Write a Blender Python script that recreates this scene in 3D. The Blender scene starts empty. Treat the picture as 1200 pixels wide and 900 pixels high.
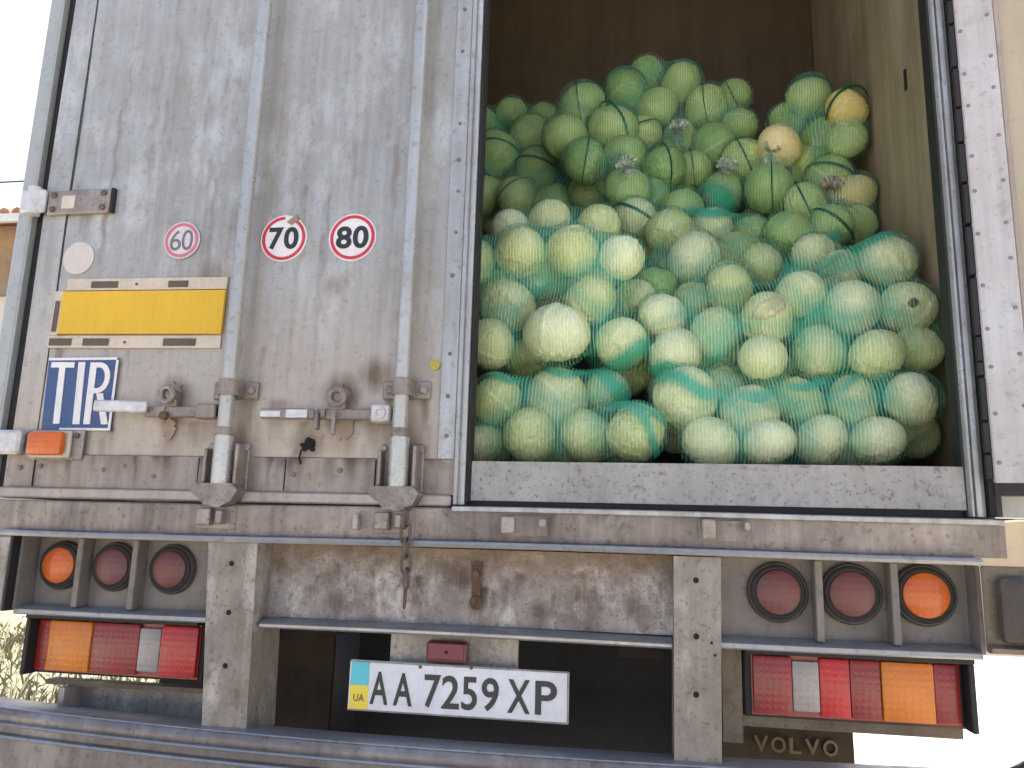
import bpy, bmesh, math, random
import numpy as np
from mathutils import Vector, Matrix, Euler, Quaternion
scn = bpy.context.scene
COL = scn.collection
R = math.radians
rnd = random.Random(11)

# ------------------------------------------------------------------ camera, sky, sun, exposure
def setup():
    cam = bpy.data.cameras.new('camera'); co = bpy.data.objects.new('camera', cam); COL.objects.link(co)
    cam.sensor_width = 36.0; cam.lens = 940.0 / 1200.0 * 36.0
    cam.clip_start = 0.05; cam.clip_end = 2000
    yaw, pitch, roll = 0.168352, 0.192152, 0.028350
    f = Vector((-math.sin(yaw)*math.cos(pitch), math.cos(yaw)*math.cos(pitch), math.sin(pitch)))
    r = Vector((math.cos(yaw), math.sin(yaw), 0)); u = r.cross(f)
    r2 = math.cos(roll)*r + math.sin(roll)*u; u2 = -math.sin(roll)*r + math.cos(roll)*u
    m = Matrix((r2, u2, -f)).transposed().to_4x4(); m.translation = Vector((0.44558, -1.89555, 1.06503))
    co.matrix_world = m; scn.camera = co
    SUN_EL, SUN_AZ = 54.0, 24.0            # the sun stands beyond the truck, a little to its right
    w = bpy.data.worlds.new('World'); scn.world = w; w.use_nodes = True
    nt = w.node_tree; bg = nt.nodes['Background']; sky = nt.nodes.new('ShaderNodeTexSky')
    sky.sky_type = 'NISHITA'; sky.sun_disc = False; sky.sun_elevation = R(SUN_EL); sky.sun_rotation = R(SUN_AZ)
    sky.dust_density = 6.0; sky.air_density = 0.7; sky.ozone_density = 0.9
    nt.links.new(sky.outputs[0], bg.inputs[0]); bg.inputs[1].default_value = 0.15
    s = bpy.data.lights.new('sun', 'SUN'); s.energy = 4.0; s.angle = R(0.5); s.color = (1.0, 0.95, 0.87)
    so = bpy.data.objects.new('sun', s); COL.objects.link(so)
    d = Vector((math.sin(R(SUN_AZ))*math.cos(R(SUN_EL)), math.cos(R(SUN_AZ))*math.cos(R(SUN_EL)), math.sin(R(SUN_EL))))
    so.rotation_euler = d.to_track_quat('Z', 'Y').to_euler(); so.location = d*30
    v = scn.view_settings; v.view_transform = 'Standard'; v.look = 'None'; v.gamma = 1.0; v.use_curve_mapping = False
    v.exposure = 1.75
    scn.cycles.transparent_max_bounces = 24; scn.cycles.max_bounces = 8; scn.cycles.diffuse_bounces = 5
setup()

# ------------------------------------------------------------------ materials
def nodes_of(name):
    m = bpy.data.materials.new(name); m.use_nodes = True
    nt = m.node_tree; b = nt.nodes['Principled BSDF']
    return m, nt, b
def N(nt, t, **kw):
    n = nt.nodes.new(t)
    for k, v in kw.items(): setattr(n, k, v)
    return n
def mixc(nt, fac, a, b, blend='MIX'):
    n = N(nt, 'ShaderNodeMix', data_type='RGBA', blend_type=blend)
    for i, v in ((0, fac), (6, a), (7, b)):
        if hasattr(v, 'links'): nt.links.new(v, n.inputs[i])
        elif isinstance(v, (int, float)): n.inputs[i].default_value = v
        else: n.inputs[i].default_value = (*v, 1)
    return n.outputs[2]
def math_(nt, op, a, b=0.0, clamp=False):
    n = N(nt, 'ShaderNodeMath', operation=op, use_clamp=clamp)
    for i, v in ((0, a), (1, b)):
        if hasattr(v, 'links'): nt.links.new(v, n.inputs[i])
        else: n.inputs[i].default_value = v
    return n.outputs[0]
def maprange(nt, v, a, b, c=0.0, d=1.0):
    n = N(nt, 'ShaderNodeMapRange'); n.clamp = True
    nt.links.new(v, n.inputs[0])
    for i, x in zip((1, 2, 3, 4), (a, b, c, d)): n.inputs[i].default_value = x
    return n.outputs[0]
def noise(nt, co, scale, detail=4.0, rough=0.55, stretch=None, off=None):
    if stretch or off:
        mp = N(nt, 'ShaderNodeMapping'); nt.links.new(co, mp.inputs[0])
        if stretch: mp.inputs['Scale'].default_value = stretch
        if off: mp.inputs['Location'].default_value = off
        co = mp.outputs[0]
    n = N(nt, 'ShaderNodeTexNoise'); nt.links.new(co, n.inputs['Vector'])
    n.inputs['Scale'].default_value = scale; n.inputs['Detail'].default_value = detail; n.inputs['Roughness'].default_value = rough
    return n.outputs['Fac']
def grime(name, base, dirt, amt=0.5, rough=0.5, metal=0.0, zlow=None, streak=0.5, speck=0.0, speckcol=(0.05, 0.04, 0.035), rust=0.0, bump=0.15, pale=0.0, lowdirt=None, scale=1.0, spec=0.5, ztop=None, stain=None):
    m, nt, b = nodes_of(name)
    tc = N(nt, 'ShaderNodeTexCoord'); co = tc.outputs['Object']
    n1 = noise(nt, co, 2.2*scale, 6, 0.62)
    n2 = noise(nt, co, 9*scale, 5, 0.65, off=(3, 1, 7))
    n3 = noise(nt, co, 1.0, 4, 0.6, stretch=(38*scale, 38*scale, 1.7*scale))
    a = math_(nt, 'ADD', math_(nt, 'MULTIPLY', n1, 0.9), math_(nt, 'MULTIPLY', n2, 0.55))
    a = math_(nt, 'ADD', a, math_(nt, 'MULTIPLY', n3, streak))
    mid = 0.72 + 0.5*streak
    fac = maprange(nt, a, mid-0.30, mid+0.34, 0.0, 1.0)
    fac = math_(nt, 'MULTIPLY', fac, amt, True)
    col = mixc(nt, fac, base, dirt)
    if pale:
        n5 = noise(nt, co, 3.4*scale, 6, 0.7, stretch=(1.6, 1.6, 0.8), off=(9, 2, 4))
        col = mixc(nt, maprange(nt, n5, 0.50, 0.68, 0, pale), col, tuple(min(1, x*1.35+0.05) for x in base))
    if zlow:
        sx = N(nt, 'ShaderNodeSeparateXYZ'); nt.links.new(co, sx.inputs[0])
        zz = math_(nt, 'ADD', sx.outputs[2], math_(nt, 'MULTIPLY', math_(nt, 'SUBTRACT', n3, 0.5), 0.5))
        zz = math_(nt, 'ADD', zz, math_(nt, 'MULTIPLY', math_(nt, 'SUBTRACT', n2, 0.5), 0.45))
        f2 = maprange(nt, zz, zlow[0], zlow[1], zlow[2], 0.0)
        col = mixc(nt, f2, col, lowdirt or dirt)
    if ztop:                                   # rusty brown band where the sheet meets the beam
        sx = N(nt, 'ShaderNodeSeparateXYZ'); nt.links.new(co, sx.inputs[0])
        zz = math_(nt, 'ADD', sx.outputs[2], math_(nt, 'MULTIPLY', math_(nt, 'SUBTRACT', n2, 0.5), 0.16))
        col = mixc(nt, maprange(nt, zz, ztop[0], ztop[1], 0, ztop[2]), col, lowdirt)
    if stain:                                  # runs and smears at the fittings (mesh attribute)
        sa = N(nt, 'ShaderNodeAttribute', attribute_name='stain')
        sf = math_(nt, 'MULTIPLY', math_(nt, 'MULTIPLY', sa.outputs['Fac'], 1.5), maprange(nt, math_(nt, 'ADD', math_(nt, 'MULTIPLY', n2, 0.6), math_(nt, 'MULTIPLY', n3, 0.5)), 0.34, 0.60, 0.2, 1.0), True)
        col = mixc(nt, sf, col, stain)
    if rust:
        n6 = noise(nt, co, 7*scale, 6, 0.7, off=(1, 8, 3))
        col = mixc(nt, maprange(nt, n6, 0.57, 0.70, 0, rust), col, (0.16, 0.075, 0.035))
    if speck:
        n4 = noise(nt, co, 55*scale, 3, 0.6, off=(5, 5, 5))
        col = mixc(nt, maprange(nt, n4, 0.58, 0.70, 0, speck), col, speckcol)
        n7 = noise(nt, co, 23*scale, 5, 0.7, off=(2, 6, 1))
        col = mixc(nt, maprange(nt, n7, 0.57, 0.72, 0, speck), col, speckcol)
    nt.links.new(col, b.inputs['Base Color'])
    b.inputs['Metallic'].default_value = metal
    b.inputs['Specular IOR Level'].default_value = spec
    nt.links.new(maprange(nt, n2, 0.3, 0.7, max(0.05, rough-0.1), min(1, rough+0.18)), b.inputs['Roughness'])
    if bump:
        bp = N(nt, 'ShaderNodeBump'); bp.inputs['Strength'].default_value = bump; bp.inputs['Distance'].default_value = 0.004
        nb = noise(nt, co, 40*scale, 5, 0.6)
        nt.links.new(nb, bp.inputs['Height']); nt.links.new(bp.outputs[0], b.inputs['Normal'])
    return m
def plain(name, col, rough=0.5, metal=0.0, var=0.25, scale=20, spec=0.5, coat=0.0):
    m, nt, b = nodes_of(name)
    tc = N(nt, 'ShaderNodeTexCoord')
    n = noise(nt, tc.outputs['Object'], scale, 5, 0.65)
    c = mixc(nt, maprange(nt, n, 0.35, 0.7, 0, 1), col, tuple(x*(1-var) for x in col))
    nt.links.new(c, b.inputs['Base Color'])
    b.inputs['Roughness'].default_value = rough; b.inputs['Metallic'].default_value = metal
    b.inputs['Specular IOR Level'].default_value = spec; b.inputs['Coat Weight'].default_value = coat
    return m
M = {}
M['door'] = grime('door_paint', (0.385, 0.408, 0.405), (0.225, 0.205, 0.18), 0.9, 0.34, 0.25, stain=(0.15, 0.105, 0.07), zlow=(1.22, 1.85, 0.8), lowdirt=(0.43, 0.36, 0.285), streak=0.9, speck=0.42, speckcol=(0.19, 0.15, 0.115), bump=0.15, pale=0.6)
M['door_low'] = grime('door_low_paint', base=(0.35, 0.315, 0.285), dirt=(0.17, 0.135, 0.105), amt=0.95, rough=0.55, metal=0.1, stain=(0.085, 0.06, 0.045), streak=0.8, speck=0.45, speckcol=(0.13, 0.10, 0.075), bump=0.2)
M['rail'] = grime('dirty_rail', (0.44, 0.40, 0.37), (0.22, 0.175, 0.14), 0.8, 0.45, 0.2, streak=0.6, speck=0.4, speckcol=(0.12, 0.09, 0.07), bump=0.15)
M['alu'] = grime('aluminium_profile', (0.51, 0.54, 0.545), (0.23, 0.212, 0.19), 0.85, 0.32, 0.4, streak=0.9, speck=0.35, speckcol=(0.10, 0.09, 0.09), bump=0.06)
M['bar'] = grime('galvanised_bar', (0.57, 0.585, 0.56), (0.27, 0.25, 0.21), 0.75, 0.30, 0.6, streak=0.6, speck=0.35, speckcol=(0.15, 0.12, 0.10), bump=0.05)
M['bracket'] = grime('bracket_steel', (0.37, 0.34, 0.315), (0.15, 0.115, 0.09), 1.0, 0.42, 0.4, streak=0.4, speck=0.55, rust=0.5, bump=0.2, scale=2)
M['beam'] = grime('beam_steel', (0.33, 0.295, 0.27), (0.115, 0.095, 0.08), 0.95, 0.5, 0.25, streak=0.9, speck=0.55, speckcol=(0.08, 0.06, 0.05), rust=0.3, bump=0.25, pale=0.5)
M['frame'] = grime('bumper_steel', (0.315, 0.298, 0.265), (0.145, 0.122, 0.095), 1.0, 0.5, 0.2, streak=0.5, speck=0.6, speckcol=(0.10, 0.07, 0.05), rust=0.5, bump=0.3, pale=0.9, scale=1.6)
M['channel'] = grime('blotched_channel_steel', (0.34, 0.325, 0.31), (0.15, 0.12, 0.10), 1.0, 0.45, 0.3, streak=0.1, speck=0.8, speckcol=(0.085, 0.07, 0.06), rust=0.75, bump=0.4, pale=1.0, scale=3.2, stain=(0.095, 0.068, 0.052), ztop=(0.95, 1.03, 0.8), lowdirt=(0.17, 0.12, 0.075))
M['lowbar'] = grime('underrun_steel', (0.27, 0.255, 0.24), (0.13, 0.11, 0.095), 1.0, 0.42, 0.4, streak=0.6, speck=0.5, speckcol=(0.07, 0.055, 0.045), rust=0.3, bump=0.25, pale=0.6)
M['pad'] = grime('muddy_rubber', (0.022, 0.022, 0.024), (0.13, 0.105, 0.075), 0.8, 0.7, 0.0, streak=0.2, speck=0.5, speckcol=(0.02, 0.02, 0.02), bump=0.3, scale=4)
M['lip'] = grime('pale_edge_steel', (0.40, 0.415, 0.42), (0.19, 0.182, 0.17), 0.8, 0.36, 0.6, streak=0.3, speck=0.3, bump=0.1)  # paler steel for lips and edge strips
M['lampbox'] = grime('lamp_box_grey', (0.21, 0.195, 0.175), (0.11, 0.09, 0.07), 0.8, 0.55, 0.1, streak=0.5, speck=0.35, bump=0.15, pale=0.3)
M['post'] = grime('corner_post_paint', (0.40, 0.43, 0.42), (0.24, 0.25, 0.235), 0.7, 0.4, 0.3, streak=0.8, speck=0.2, bump=0.06)
M['bezel'] = plain('dusty_lamp_bezel', (0.10, 0.085, 0.07), 0.65, var=0.5)
M['cam'] = grime('worn_cam_iron', (0.33, 0.31, 0.30), (0.12, 0.10, 0.085), 1.0, 0.4, 0.5, streak=0.3, speck=0.6, rust=0.4, bump=0.25, scale=3)
M['rubber'] = plain('black_rubber', (0.014, 0.014, 0.015), 0.65, var=0.4)
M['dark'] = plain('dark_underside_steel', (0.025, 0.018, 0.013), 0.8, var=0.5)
M['flap'] = plain('brown_dusty_mudflap', (0.06, 0.040, 0.022), 0.85, var=0.4)
M['flapletter'] = plain('tan_raised_lettering', (0.18, 0.135, 0.07), 0.8, var=0.45)
M['olive'] = grime('muddy_panel', (0.23, 0.195, 0.14), (0.10, 0.078, 0.05), 0.9, 0.7, 0.1, streak=0.3, speck=0.5, rust=0.4, bump=0.3, scale=2)
M['sill'] = grime('worn_threshold', (0.37, 0.375, 0.365), (0.19, 0.178, 0.165), 0.95, 0.55, 0.15, streak=0.3, speck=0.9, speckcol=(0.12, 0.105, 0.095), bump=0.6, scale=1.8)
M['opendoor'] = grime('white_edge_profile', (0.52, 0.53, 0.55), (0.30, 0.27, 0.245), 0.8, 0.45, 0.1, streak=0.9, speck=0.4, speckcol=(0.2, 0.175, 0.155), bump=0.1)
M['beige'] = grime('beige_lining', (0.40, 0.36, 0.27), (0.30, 0.26, 0.19), 0.7, 0.55, 0.0, streak=0.4, speck=0.1, bump=0.05)
M['yellow'] = grime('yellow_reflective_sheet', (0.66, 0.415, 0.010), (0.42, 0.26, 0.03), 0.5, 0.42, 0.0, streak=0.5, speck=0.12, speckcol=(0.35, 0.24, 0.08), bump=0.05, scale=3)
M['cream'] = grime('cream_plate_border', (0.58, 0.52, 0.43), (0.36, 0.30, 0.235), 0.8, 0.5, 0.0, streak=0.5, speck=0.4, speckcol=(0.25, 0.2, 0.15), bump=0.06, scale=4)
M['brownseg'] = plain('brown_print', (0.10, 0.075, 0.055), 0.6)
M['blue'] = grime('blue_plate', (0.016, 0.062, 0.21), (0.06, 0.085, 0.15), 0.8, 0.4, 0.0, streak=0.8, speck=0.3, speckcol=(0.16, 0.17, 0.2), bump=0.06, scale=4)
M['white'] = grime('white_print', (0.72, 0.73, 0.75), (0.46, 0.43, 0.40), 0.65, 0.45, 0.0, streak=0.6, speck=0.2, speckcol=(0.4, 0.37, 0.33), bump=0.04, scale=5)
M['plate'] = grime('white_number_plate', (0.72, 0.75, 0.80), (0.42, 0.40, 0.37), 0.55, 0.35, 0.0, streak=0.2, speck=0.25, speckcol=(0.30, 0.27, 0.24), bump=0.08, scale=4)
M['ink'] = plain('black_print', (0.018, 0.024, 0.026), 0.4)
M['faded'] = plain('faded_grey_print', (0.16, 0.15, 0.17), 0.5)
M['oldwhite'] = plain('faded_white_print', (0.58, 0.56, 0.58), 0.5, var=0.2, scale=40)
M['red'] = plain('red_print', (0.52, 0.03, 0.06), 0.45)
M['fadedred'] = plain('faded_red_print', (0.52, 0.16, 0.22), 0.5)
M['pale'] = plain('pale_residue', (0.52, 0.49, 0.46), 0.6, var=0.12)
M['platecyan'] = plain('cyan_band', (0.09, 0.52, 0.60), 0.4, var=0.1)
M['plateyellow'] = plain('yellow_band', (0.80, 0.62, 0.05), 0.4, var=0.1)
M['stickyellow'] = plain('small_yellow_mark', (0.45, 0.37, 0.05), 0.5)
M['rust'] = grime('rusty_iron', (0.17, 0.095, 0.055), (0.07, 0.04, 0.028), 0.9, 0.75, 0.3, streak=0.2, speck=0.4, bump=0.4, scale=5)
M['chain'] = grime('old_chain_iron', (0.17, 0.14, 0.12), (0.08, 0.055, 0.04), 0.9, 0.6, 0.5, streak=0.1, speck=0.3, bump=0.3, scale=5)
M['hole'] = plain('black_hole_dirt', (0.012, 0.010, 0.009), 0.9)
M['galv'] = plain('white_galvanised_block', (0.62, 0.62, 0.62), 0.4, 0.3, var=0.35, scale=30)
M['grease'] = grime('grease_stain', (0.20, 0.15, 0.11), (0.32, 0.26, 0.20), 1.0, 0.6, 0.0, streak=0.4, speck=0.5, bump=0.1, scale=6)
def lens(name, col, dirt, amt, rough=0.3):
    m, nt, b = nodes_of(name)
    tc = N(nt, 'ShaderNodeTexCoord'); co = tc.outputs['Object']
    n1 = noise(nt, co, 14, 6, 0.7); n2 = noise(nt, co, 60, 3, 0.6)
    c = mixc(nt, maprange(nt, n1, 0.35, 0.7, amt*0.25, amt), col, dirt)
    nt.links.new(c, b.inputs['Base Color'])
    b.inputs['Roughness'].default_value = rough; b.inputs['Coat Weight'].default_value = 0.15; b.inputs['Coat Roughness'].default_value = 0.25
    bp = N(nt, 'ShaderNodeBump'); bp.inputs['Strength'].default_value = 0.16; bp.inputs['Distance'].default_value = 0.004
    w = N(nt, 'ShaderNodeTexWave', bands_direction='X'); w.inputs['Scale'].default_value = 22; nt.links.new(co, w.inputs['Vector'])
    w2 = N(nt, 'ShaderNodeTexWave', bands_direction='Z'); w2.inputs['Scale'].default_value = 22; nt.links.new(co, w2.inputs['Vector'])
    nt.links.new(math_(nt, 'ADD', math_(nt, 'MULTIPLY', w.outputs['Fac'], w2.outputs['Fac']), math_(nt, 'MULTIPLY', n2, 0.6)), bp.inputs['Height'])
    nt.links.new(bp.outputs[0], b.inputs['Normal'])
    return m
M['lred'] = lens('red_lens', (0.30, 0.010, 0.010), (0.15, 0.04, 0.035), 0.8)
M['lredhot'] = lens('bright_red_lens', (0.52, 0.010, 0.012), (0.24, 0.03, 0.03), 0.7)
M['lamber'] = lens('amber_lens', (0.66, 0.19, 0.008), (0.36, 0.12, 0.02), 0.6)
M['lorange'] = lens('orange_lens', (0.62, 0.12, 0.006), (0.30, 0.08, 0.015), 0.6)
M['lclear'] = lens('dirty_clear_lens', (0.36, 0.34, 0.33), (0.17, 0.14, 0.13), 0.8)
M['ldark'] = lens('dusty_dark_red_lens', (0.16, 0.018, 0.02), (0.10, 0.055, 0.045), 0.9, 0.5)

def wood(name, a, c, amt=1.0):
    m, nt, b = nodes_of(name)
    tc = N(nt, 'ShaderNodeTexCoord'); co = tc.outputs['Object']
    n1 = noise(nt, co, 1.0, 6, 0.6, stretch=(9, 9, 0.9)); n2 = noise(nt, co, 2.6, 5, 0.65); n3 = noise(nt, co, 1.0, 3, 0.6, stretch=(70, 70, 5))
    f = math_(nt, 'ADD', math_(nt, 'MULTIPLY', n1, 0.6), math_(nt, 'ADD', math_(nt, 'MULTIPLY', n2, 0.5), math_(nt, 'MULTIPLY', n3, 0.25)))
    nt.links.new(mixc(nt, maprange(nt, f, 0.5, 0.86, 0, amt), a, c), b.inputs['Base Color'])
    b.inputs['Roughness'].default_value = 0.55
    return m
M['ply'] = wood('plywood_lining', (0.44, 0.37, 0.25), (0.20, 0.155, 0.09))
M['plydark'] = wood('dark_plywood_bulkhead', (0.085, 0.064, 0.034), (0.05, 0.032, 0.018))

def cabbage_mat(name, a, b_, vein):
    m, nt, b = nodes_of(name)
    tc = N(nt, 'ShaderNodeTexCoord'); co = tc.outputs['Object']; oi = N(nt, 'ShaderNodeObjectInfo')
    at = N(nt, 'ShaderNodeAttribute', attribute_name='leaf'); av = N(nt, 'ShaderNodeAttribute', attribute_name='vein')
    n1 = noise(nt, co, 2.2, 5, 0.6); n2 = noise(nt, co, 16, 4, 0.6)
    f = math_(nt, 'ADD', math_(nt, 'ADD', 0.05, math_(nt, 'MULTIPLY', at.outputs['Fac'], 0.26)), math_(nt, 'MULTIPLY', n1, 0.6))
    f = math_(nt, 'ADD', f, math_(nt, 'MULTIPLY', math_(nt, 'SUBTRACT', oi.outputs['Random'], 0.5), 0.7))
    col = mixc(nt, maprange(nt, f, 0.1, 0.85, 0, 1), a, b_)
    col = mixc(nt, math_(nt, 'MULTIPLY', av.outputs['Fac'], 0.75), col, vein)
    col = mixc(nt, maprange(nt, n2, 0.62, 0.78, 0, 0.35), col, (0.42, 0.36, 0.16))
    nt.links.new(col, b.inputs['Base Color'])
    b.inputs['Roughness'].default_value = 0.42; b.inputs['Specular IOR Level'].default_value = 0.45
    bp = N(nt, 'ShaderNodeBump'); bp.inputs['Strength'].default_value = 0.22; bp.inputs['Distance'].default_value = 0.05
    nt.links.new(math_(nt, 'ADD', math_(nt, 'MULTIPLY', n2, 0.5), math_(nt, 'MULTIPLY', av.outputs['Fac'], 0.9)), bp.inputs['Height']); nt.links.new(bp.outputs[0], b.inputs['Normal'])
    return m
M['cab'] = cabbage_mat('cabbage_leaf', (0.60, 0.65, 0.24), (0.92, 0.91, 0.58), (0.95, 0.94, 0.74))
M['cabgreen'] = cabbage_mat('green_cabbage_leaf', (0.21, 0.39, 0.06), (0.62, 0.73, 0.26), (0.76, 0.84, 0.46))
M['cabpeel'] = cabbage_mat('peeled_cabbage_leaf', (0.66, 0.55, 0.17), (0.86, 0.76, 0.38), (0.84, 0.78, 0.5))
M['leafy'] = plain('torn_yellow_leaf', (0.66, 0.60, 0.32), 0.6, var=0.45, scale=14)
M['tuft'] = plain('gathered_net_tuft', (0.66, 0.80, 0.68), 0.5, var=0.8, scale=70)
M['strand'] = plain('dark_green_folded_net', (0.006, 0.11, 0.055), 0.5, var=0.4, scale=60)
M['teal'] = plain('teal_folded_net', (0.006, 0.25, 0.18), 0.45, var=0.35, scale=90)
def net_mat():
    m, nt, b = nodes_of('green_netting')
    tc = N(nt, 'ShaderNodeTexCoord'); co = tc.outputs['Object']
    ga = N(nt, 'ShaderNodeAttribute', attribute_name='gather')
    w = N(nt, 'ShaderNodeTexWave', bands_direction='X'); w.inputs['Scale'].default_value = 34; w.inputs['Distortion'].default_value = 2.6
    w.inputs['Detail'].default_value = 1.5; w.inputs['Detail Scale'].default_value = 0.25; nt.links.new(co, w.inputs['Vector'])
    w2 = N(nt, 'ShaderNodeTexWave', bands_direction='Z'); w2.inputs['Scale'].default_value = 62; w2.inputs['Distortion'].default_value = 1.5; nt.links.new(co, w2.inputs['Vector'])
    st = maprange(nt, w.outputs['Fac'], 0.55, 0.95, 0, 1); cr = maprange(nt, w2.outputs['Fac'], 0.6, 0.95, 0, 1)
    n1 = noise(nt, co, 7, 4, 0.6)
    al = math_(nt, 'ADD', 0.07, math_(nt, 'MULTIPLY', math_(nt, 'MAXIMUM', st, math_(nt, 'MULTIPLY', cr, 0.45)), math_(nt, 'MULTIPLY', math_(nt, 'SUBTRACT', 1.0, ga.outputs['Fac'], True), 0.27)))
    al = math_(nt, 'ADD', al, math_(nt, 'MULTIPLY', ga.outputs['Fac'], 0.72))
    al = math_(nt, 'ADD', al, maprange(nt, n1, 0.55, 0.78, 0, 0.20), True)
    nt.links.new(mixc(nt, math_(nt, 'MULTIPLY', st, math_(nt, 'SUBTRACT', 1.0, math_(nt, 'MULTIPLY', ga.outputs['Fac'], 0.8), True)), (0.006, 0.36, 0.215), (0.52, 0.70, 0.52)), b.inputs['Base Color'])  # whitish stripe colour paints in the glint of the threads
    nt.links.new(al, b.inputs['Alpha'])
    b.inputs['Roughness'].default_value = 0.38; b.inputs['Specular IOR Level'].default_value = 0.6
    return m
M['net'] = net_mat()

# ------------------------------------------------------------------ mesh helpers
class MB:
    def __init__(s): s.bm = bmesh.new()
    def box(s, x0, x1, y0, y1, z0, z1, bev=0.0, rot=None, seg=1):
        r = bmesh.ops.create_cube(s.bm, size=1.0); vs = r['verts']
        for v in vs: v.co = Vector(((x0+x1)/2 + v.co.x*(x1-x0), (y0+y1)/2 + v.co.y*(y1-y0), (z0+z1)/2 + v.co.z*(z1-z0)))
        if bev:
            es = list({e for v in vs for e in v.link_edges})
            rr = bmesh.ops.bevel(s.bm, geom=es, offset=bev, segments=seg, affect='EDGES', profile=0.5)
            vs = list({v for f in rr['faces'] for v in f.verts} | {v for v in vs if v.is_valid})
        if rot: bmesh.ops.rotate(s.bm, verts=vs, cent=rot[0], matrix=rot[1])
        return s
    def tube(s, pts, r, seg=12, caps=True, flat=1.0):
        pts = [Vector(p) for p in pts]; rings = []
        rr = r if isinstance(r, (list, tuple)) else [r]*len(pts)
        up = None
        for i, p in enumerate(pts):
            t = (pts[min(i+1, len(pts)-1)] - pts[max(i-1, 0)]).normalized()
            if up is None:
                up = Vector((0, 1, 0)) if abs(t.y) < 0.9 else Vector((1, 0, 0))
            a = (up - t*up.dot(t)).normalized(); b = t.cross(a); up = a
            rings.append([s.bm.verts.new(p + a*math.cos(2*math.pi*k/seg)*rr[i]*flat + b*math.sin(2*math.pi*k/seg)*rr[i]) for k in range(seg)])
        for i in range(len(rings)-1):
            for k in range(seg): s.bm.faces.new((rings[i][k], rings[i][(k+1) % seg], rings[i+1][(k+1) % seg], rings[i+1][k]))
        if caps: s.bm.faces.new(rings[0][::-1]); s.bm.faces.new(rings[-1])
        return s
    def ring(s, c, axis, R_, r, seg=24, rs=8):
        axis = Vector(axis).normalized(); a = axis.orthogonal().normalized(); b = axis.cross(a); c = Vector(c)
        rg = []
        for i in range(seg):
            t = 2*math.pi*i/seg; d = a*math.cos(t) + b*math.sin(t)
            rg.append([s.bm.verts.new(c + d*(R_ + r*math.cos(2*math.pi*k/rs)) + axis*r*math.sin(2*math.pi*k/rs)) for k in range(rs)])
        for i in range(seg):
            for k in range(rs):
                s.bm.faces.new((rg[i][k], rg[(i+1) % seg][k], rg[(i+1) % seg][(k+1) % rs], rg[i][(k+1) % rs]))
        return s
    def lathe(s, c, prof, seg=28, axis='y', sy=1.0):      # prof: (radius, offset along the axis)
        rings = []
        for (r, o) in prof:
            rg = []
            for k in range(seg):
                t = 2*math.pi*k/seg; x, z = r*math.cos(t), r*math.sin(t)
                v = (c[0]+x, c[1]+o, c[2]+z*sy) if axis == 'y' else ((c[0]+o, c[1]+x, c[2]+z) if axis == 'x' else (c[0]+x, c[1]+z, c[2]+o))
                rg.append(s.bm.verts.new(v))
            rings.append(rg)
        for i in range(len(rings)-1):
            for k in range(seg): s.bm.faces.new((rings[i][k], rings[i][(k+1) % seg], rings[i+1][(k+1) % seg], rings[i+1][k]))
        s.bm.faces.new(rings[0]); s.bm.faces.new(rings[-1])
        return s
    def prism(s, poly, y0, y1):                            # outline in XZ, extruded along Y
        a = [s.bm.verts.new((x, y0, z)) for x, z in poly]; b = [s.bm.verts.new((x, y1, z)) for x, z in poly]
        s.bm.faces.new(a); s.bm.faces.new(b[::-1])
        for i in range(len(poly)): j = (i+1) % len(poly); s.bm.faces.new((a[j], a[i], b[i], b[j]))
        return s
    def profile(s, poly, x0, x1, n=1, bow=None):           # outline in YZ, extruded along X
        rings = []
        for i in range(n+1):
            x = x0 + (x1-x0)*i/n; dy, dz = bow(x) if bow else (0, 0)
            rings.append([s.bm.verts.new((x, y+dy, z+dz)) for y, z in poly])
        k = len(poly)
        for i in range(n):
            for j in range(k): s.bm.faces.new((rings[i][j], rings[i][(j+1) % k], rings[i+1][(j+1) % k], rings[i+1][j]))
        s.bm.faces.new(rings[0][::-1]); s.bm.faces.new(rings[-1])
        return s
    def vprofile(s, poly, z0, z1):                         # outline in XY, extruded along Z
        a = [s.bm.verts.new((x, y, z0)) for x, y in poly]; b = [s.bm.verts.new((x, y, z1)) for x, y in poly]
        s.bm.faces.new(a[::-1]); s.bm.faces.new(b)
        for i in range(len(poly)): j = (i+1) % len(poly); s.bm.faces.new((a[i], a[j], b[j], b[i]))
        return s
    def sheet(s, x0, x1, z0, z1, y, nx, nz, th, dent=0.001, seed=0):   # dented panel with thickness
        rs = np.random.default_rng(seed); ph = rs.uniform(0, 6.28, (6, 2)); fr = rs.uniform(2, 11, (6, 2))
        g = []
        for j in range(nz+1):
            row = []
            for i in range(nx+1):
                x = x0+(x1-x0)*i/nx; z = z0+(z1-z0)*j/nz
                d = sum(math.sin(fr[q, 0]*x+ph[q, 0])*math.sin(fr[q, 1]*z+ph[q, 1]) for q in range(6))*dent
                row.append(s.bm.verts.new((x, y+d, z)))
            g.append(row)
        for j in range(nz):
            for i in range(nx): s.bm.faces.new((g[j][i], g[j][i+1], g[j+1][i+1], g[j+1][i]))
        s.box(x0, x1, y+0.008, y+th, z0, z1)
        return s
    def bolt(s, x, y, z, r=0.008, h=0.006, seg=6):
        s.lathe((x, y, z), [(r, 0.0), (r, -h*0.75), (r*0.75, -h)], seg); return s
    def mesh(s, name, mat, smooth=35):
        bmesh.ops.recalc_face_normals(s.bm, faces=s.bm.faces[:])
        me = bpy.data.meshes.new(name); s.bm.to_mesh(me); s.bm.free()
        for m in (mat if isinstance(mat, (list, tuple)) else [mat]): me.materials.append(m)
        if smooth:
            me.polygons.foreach_set('use_smooth', [True]*len(me.polygons)); me.set_sharp_from_angle(angle=R(smooth))
        return me
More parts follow.
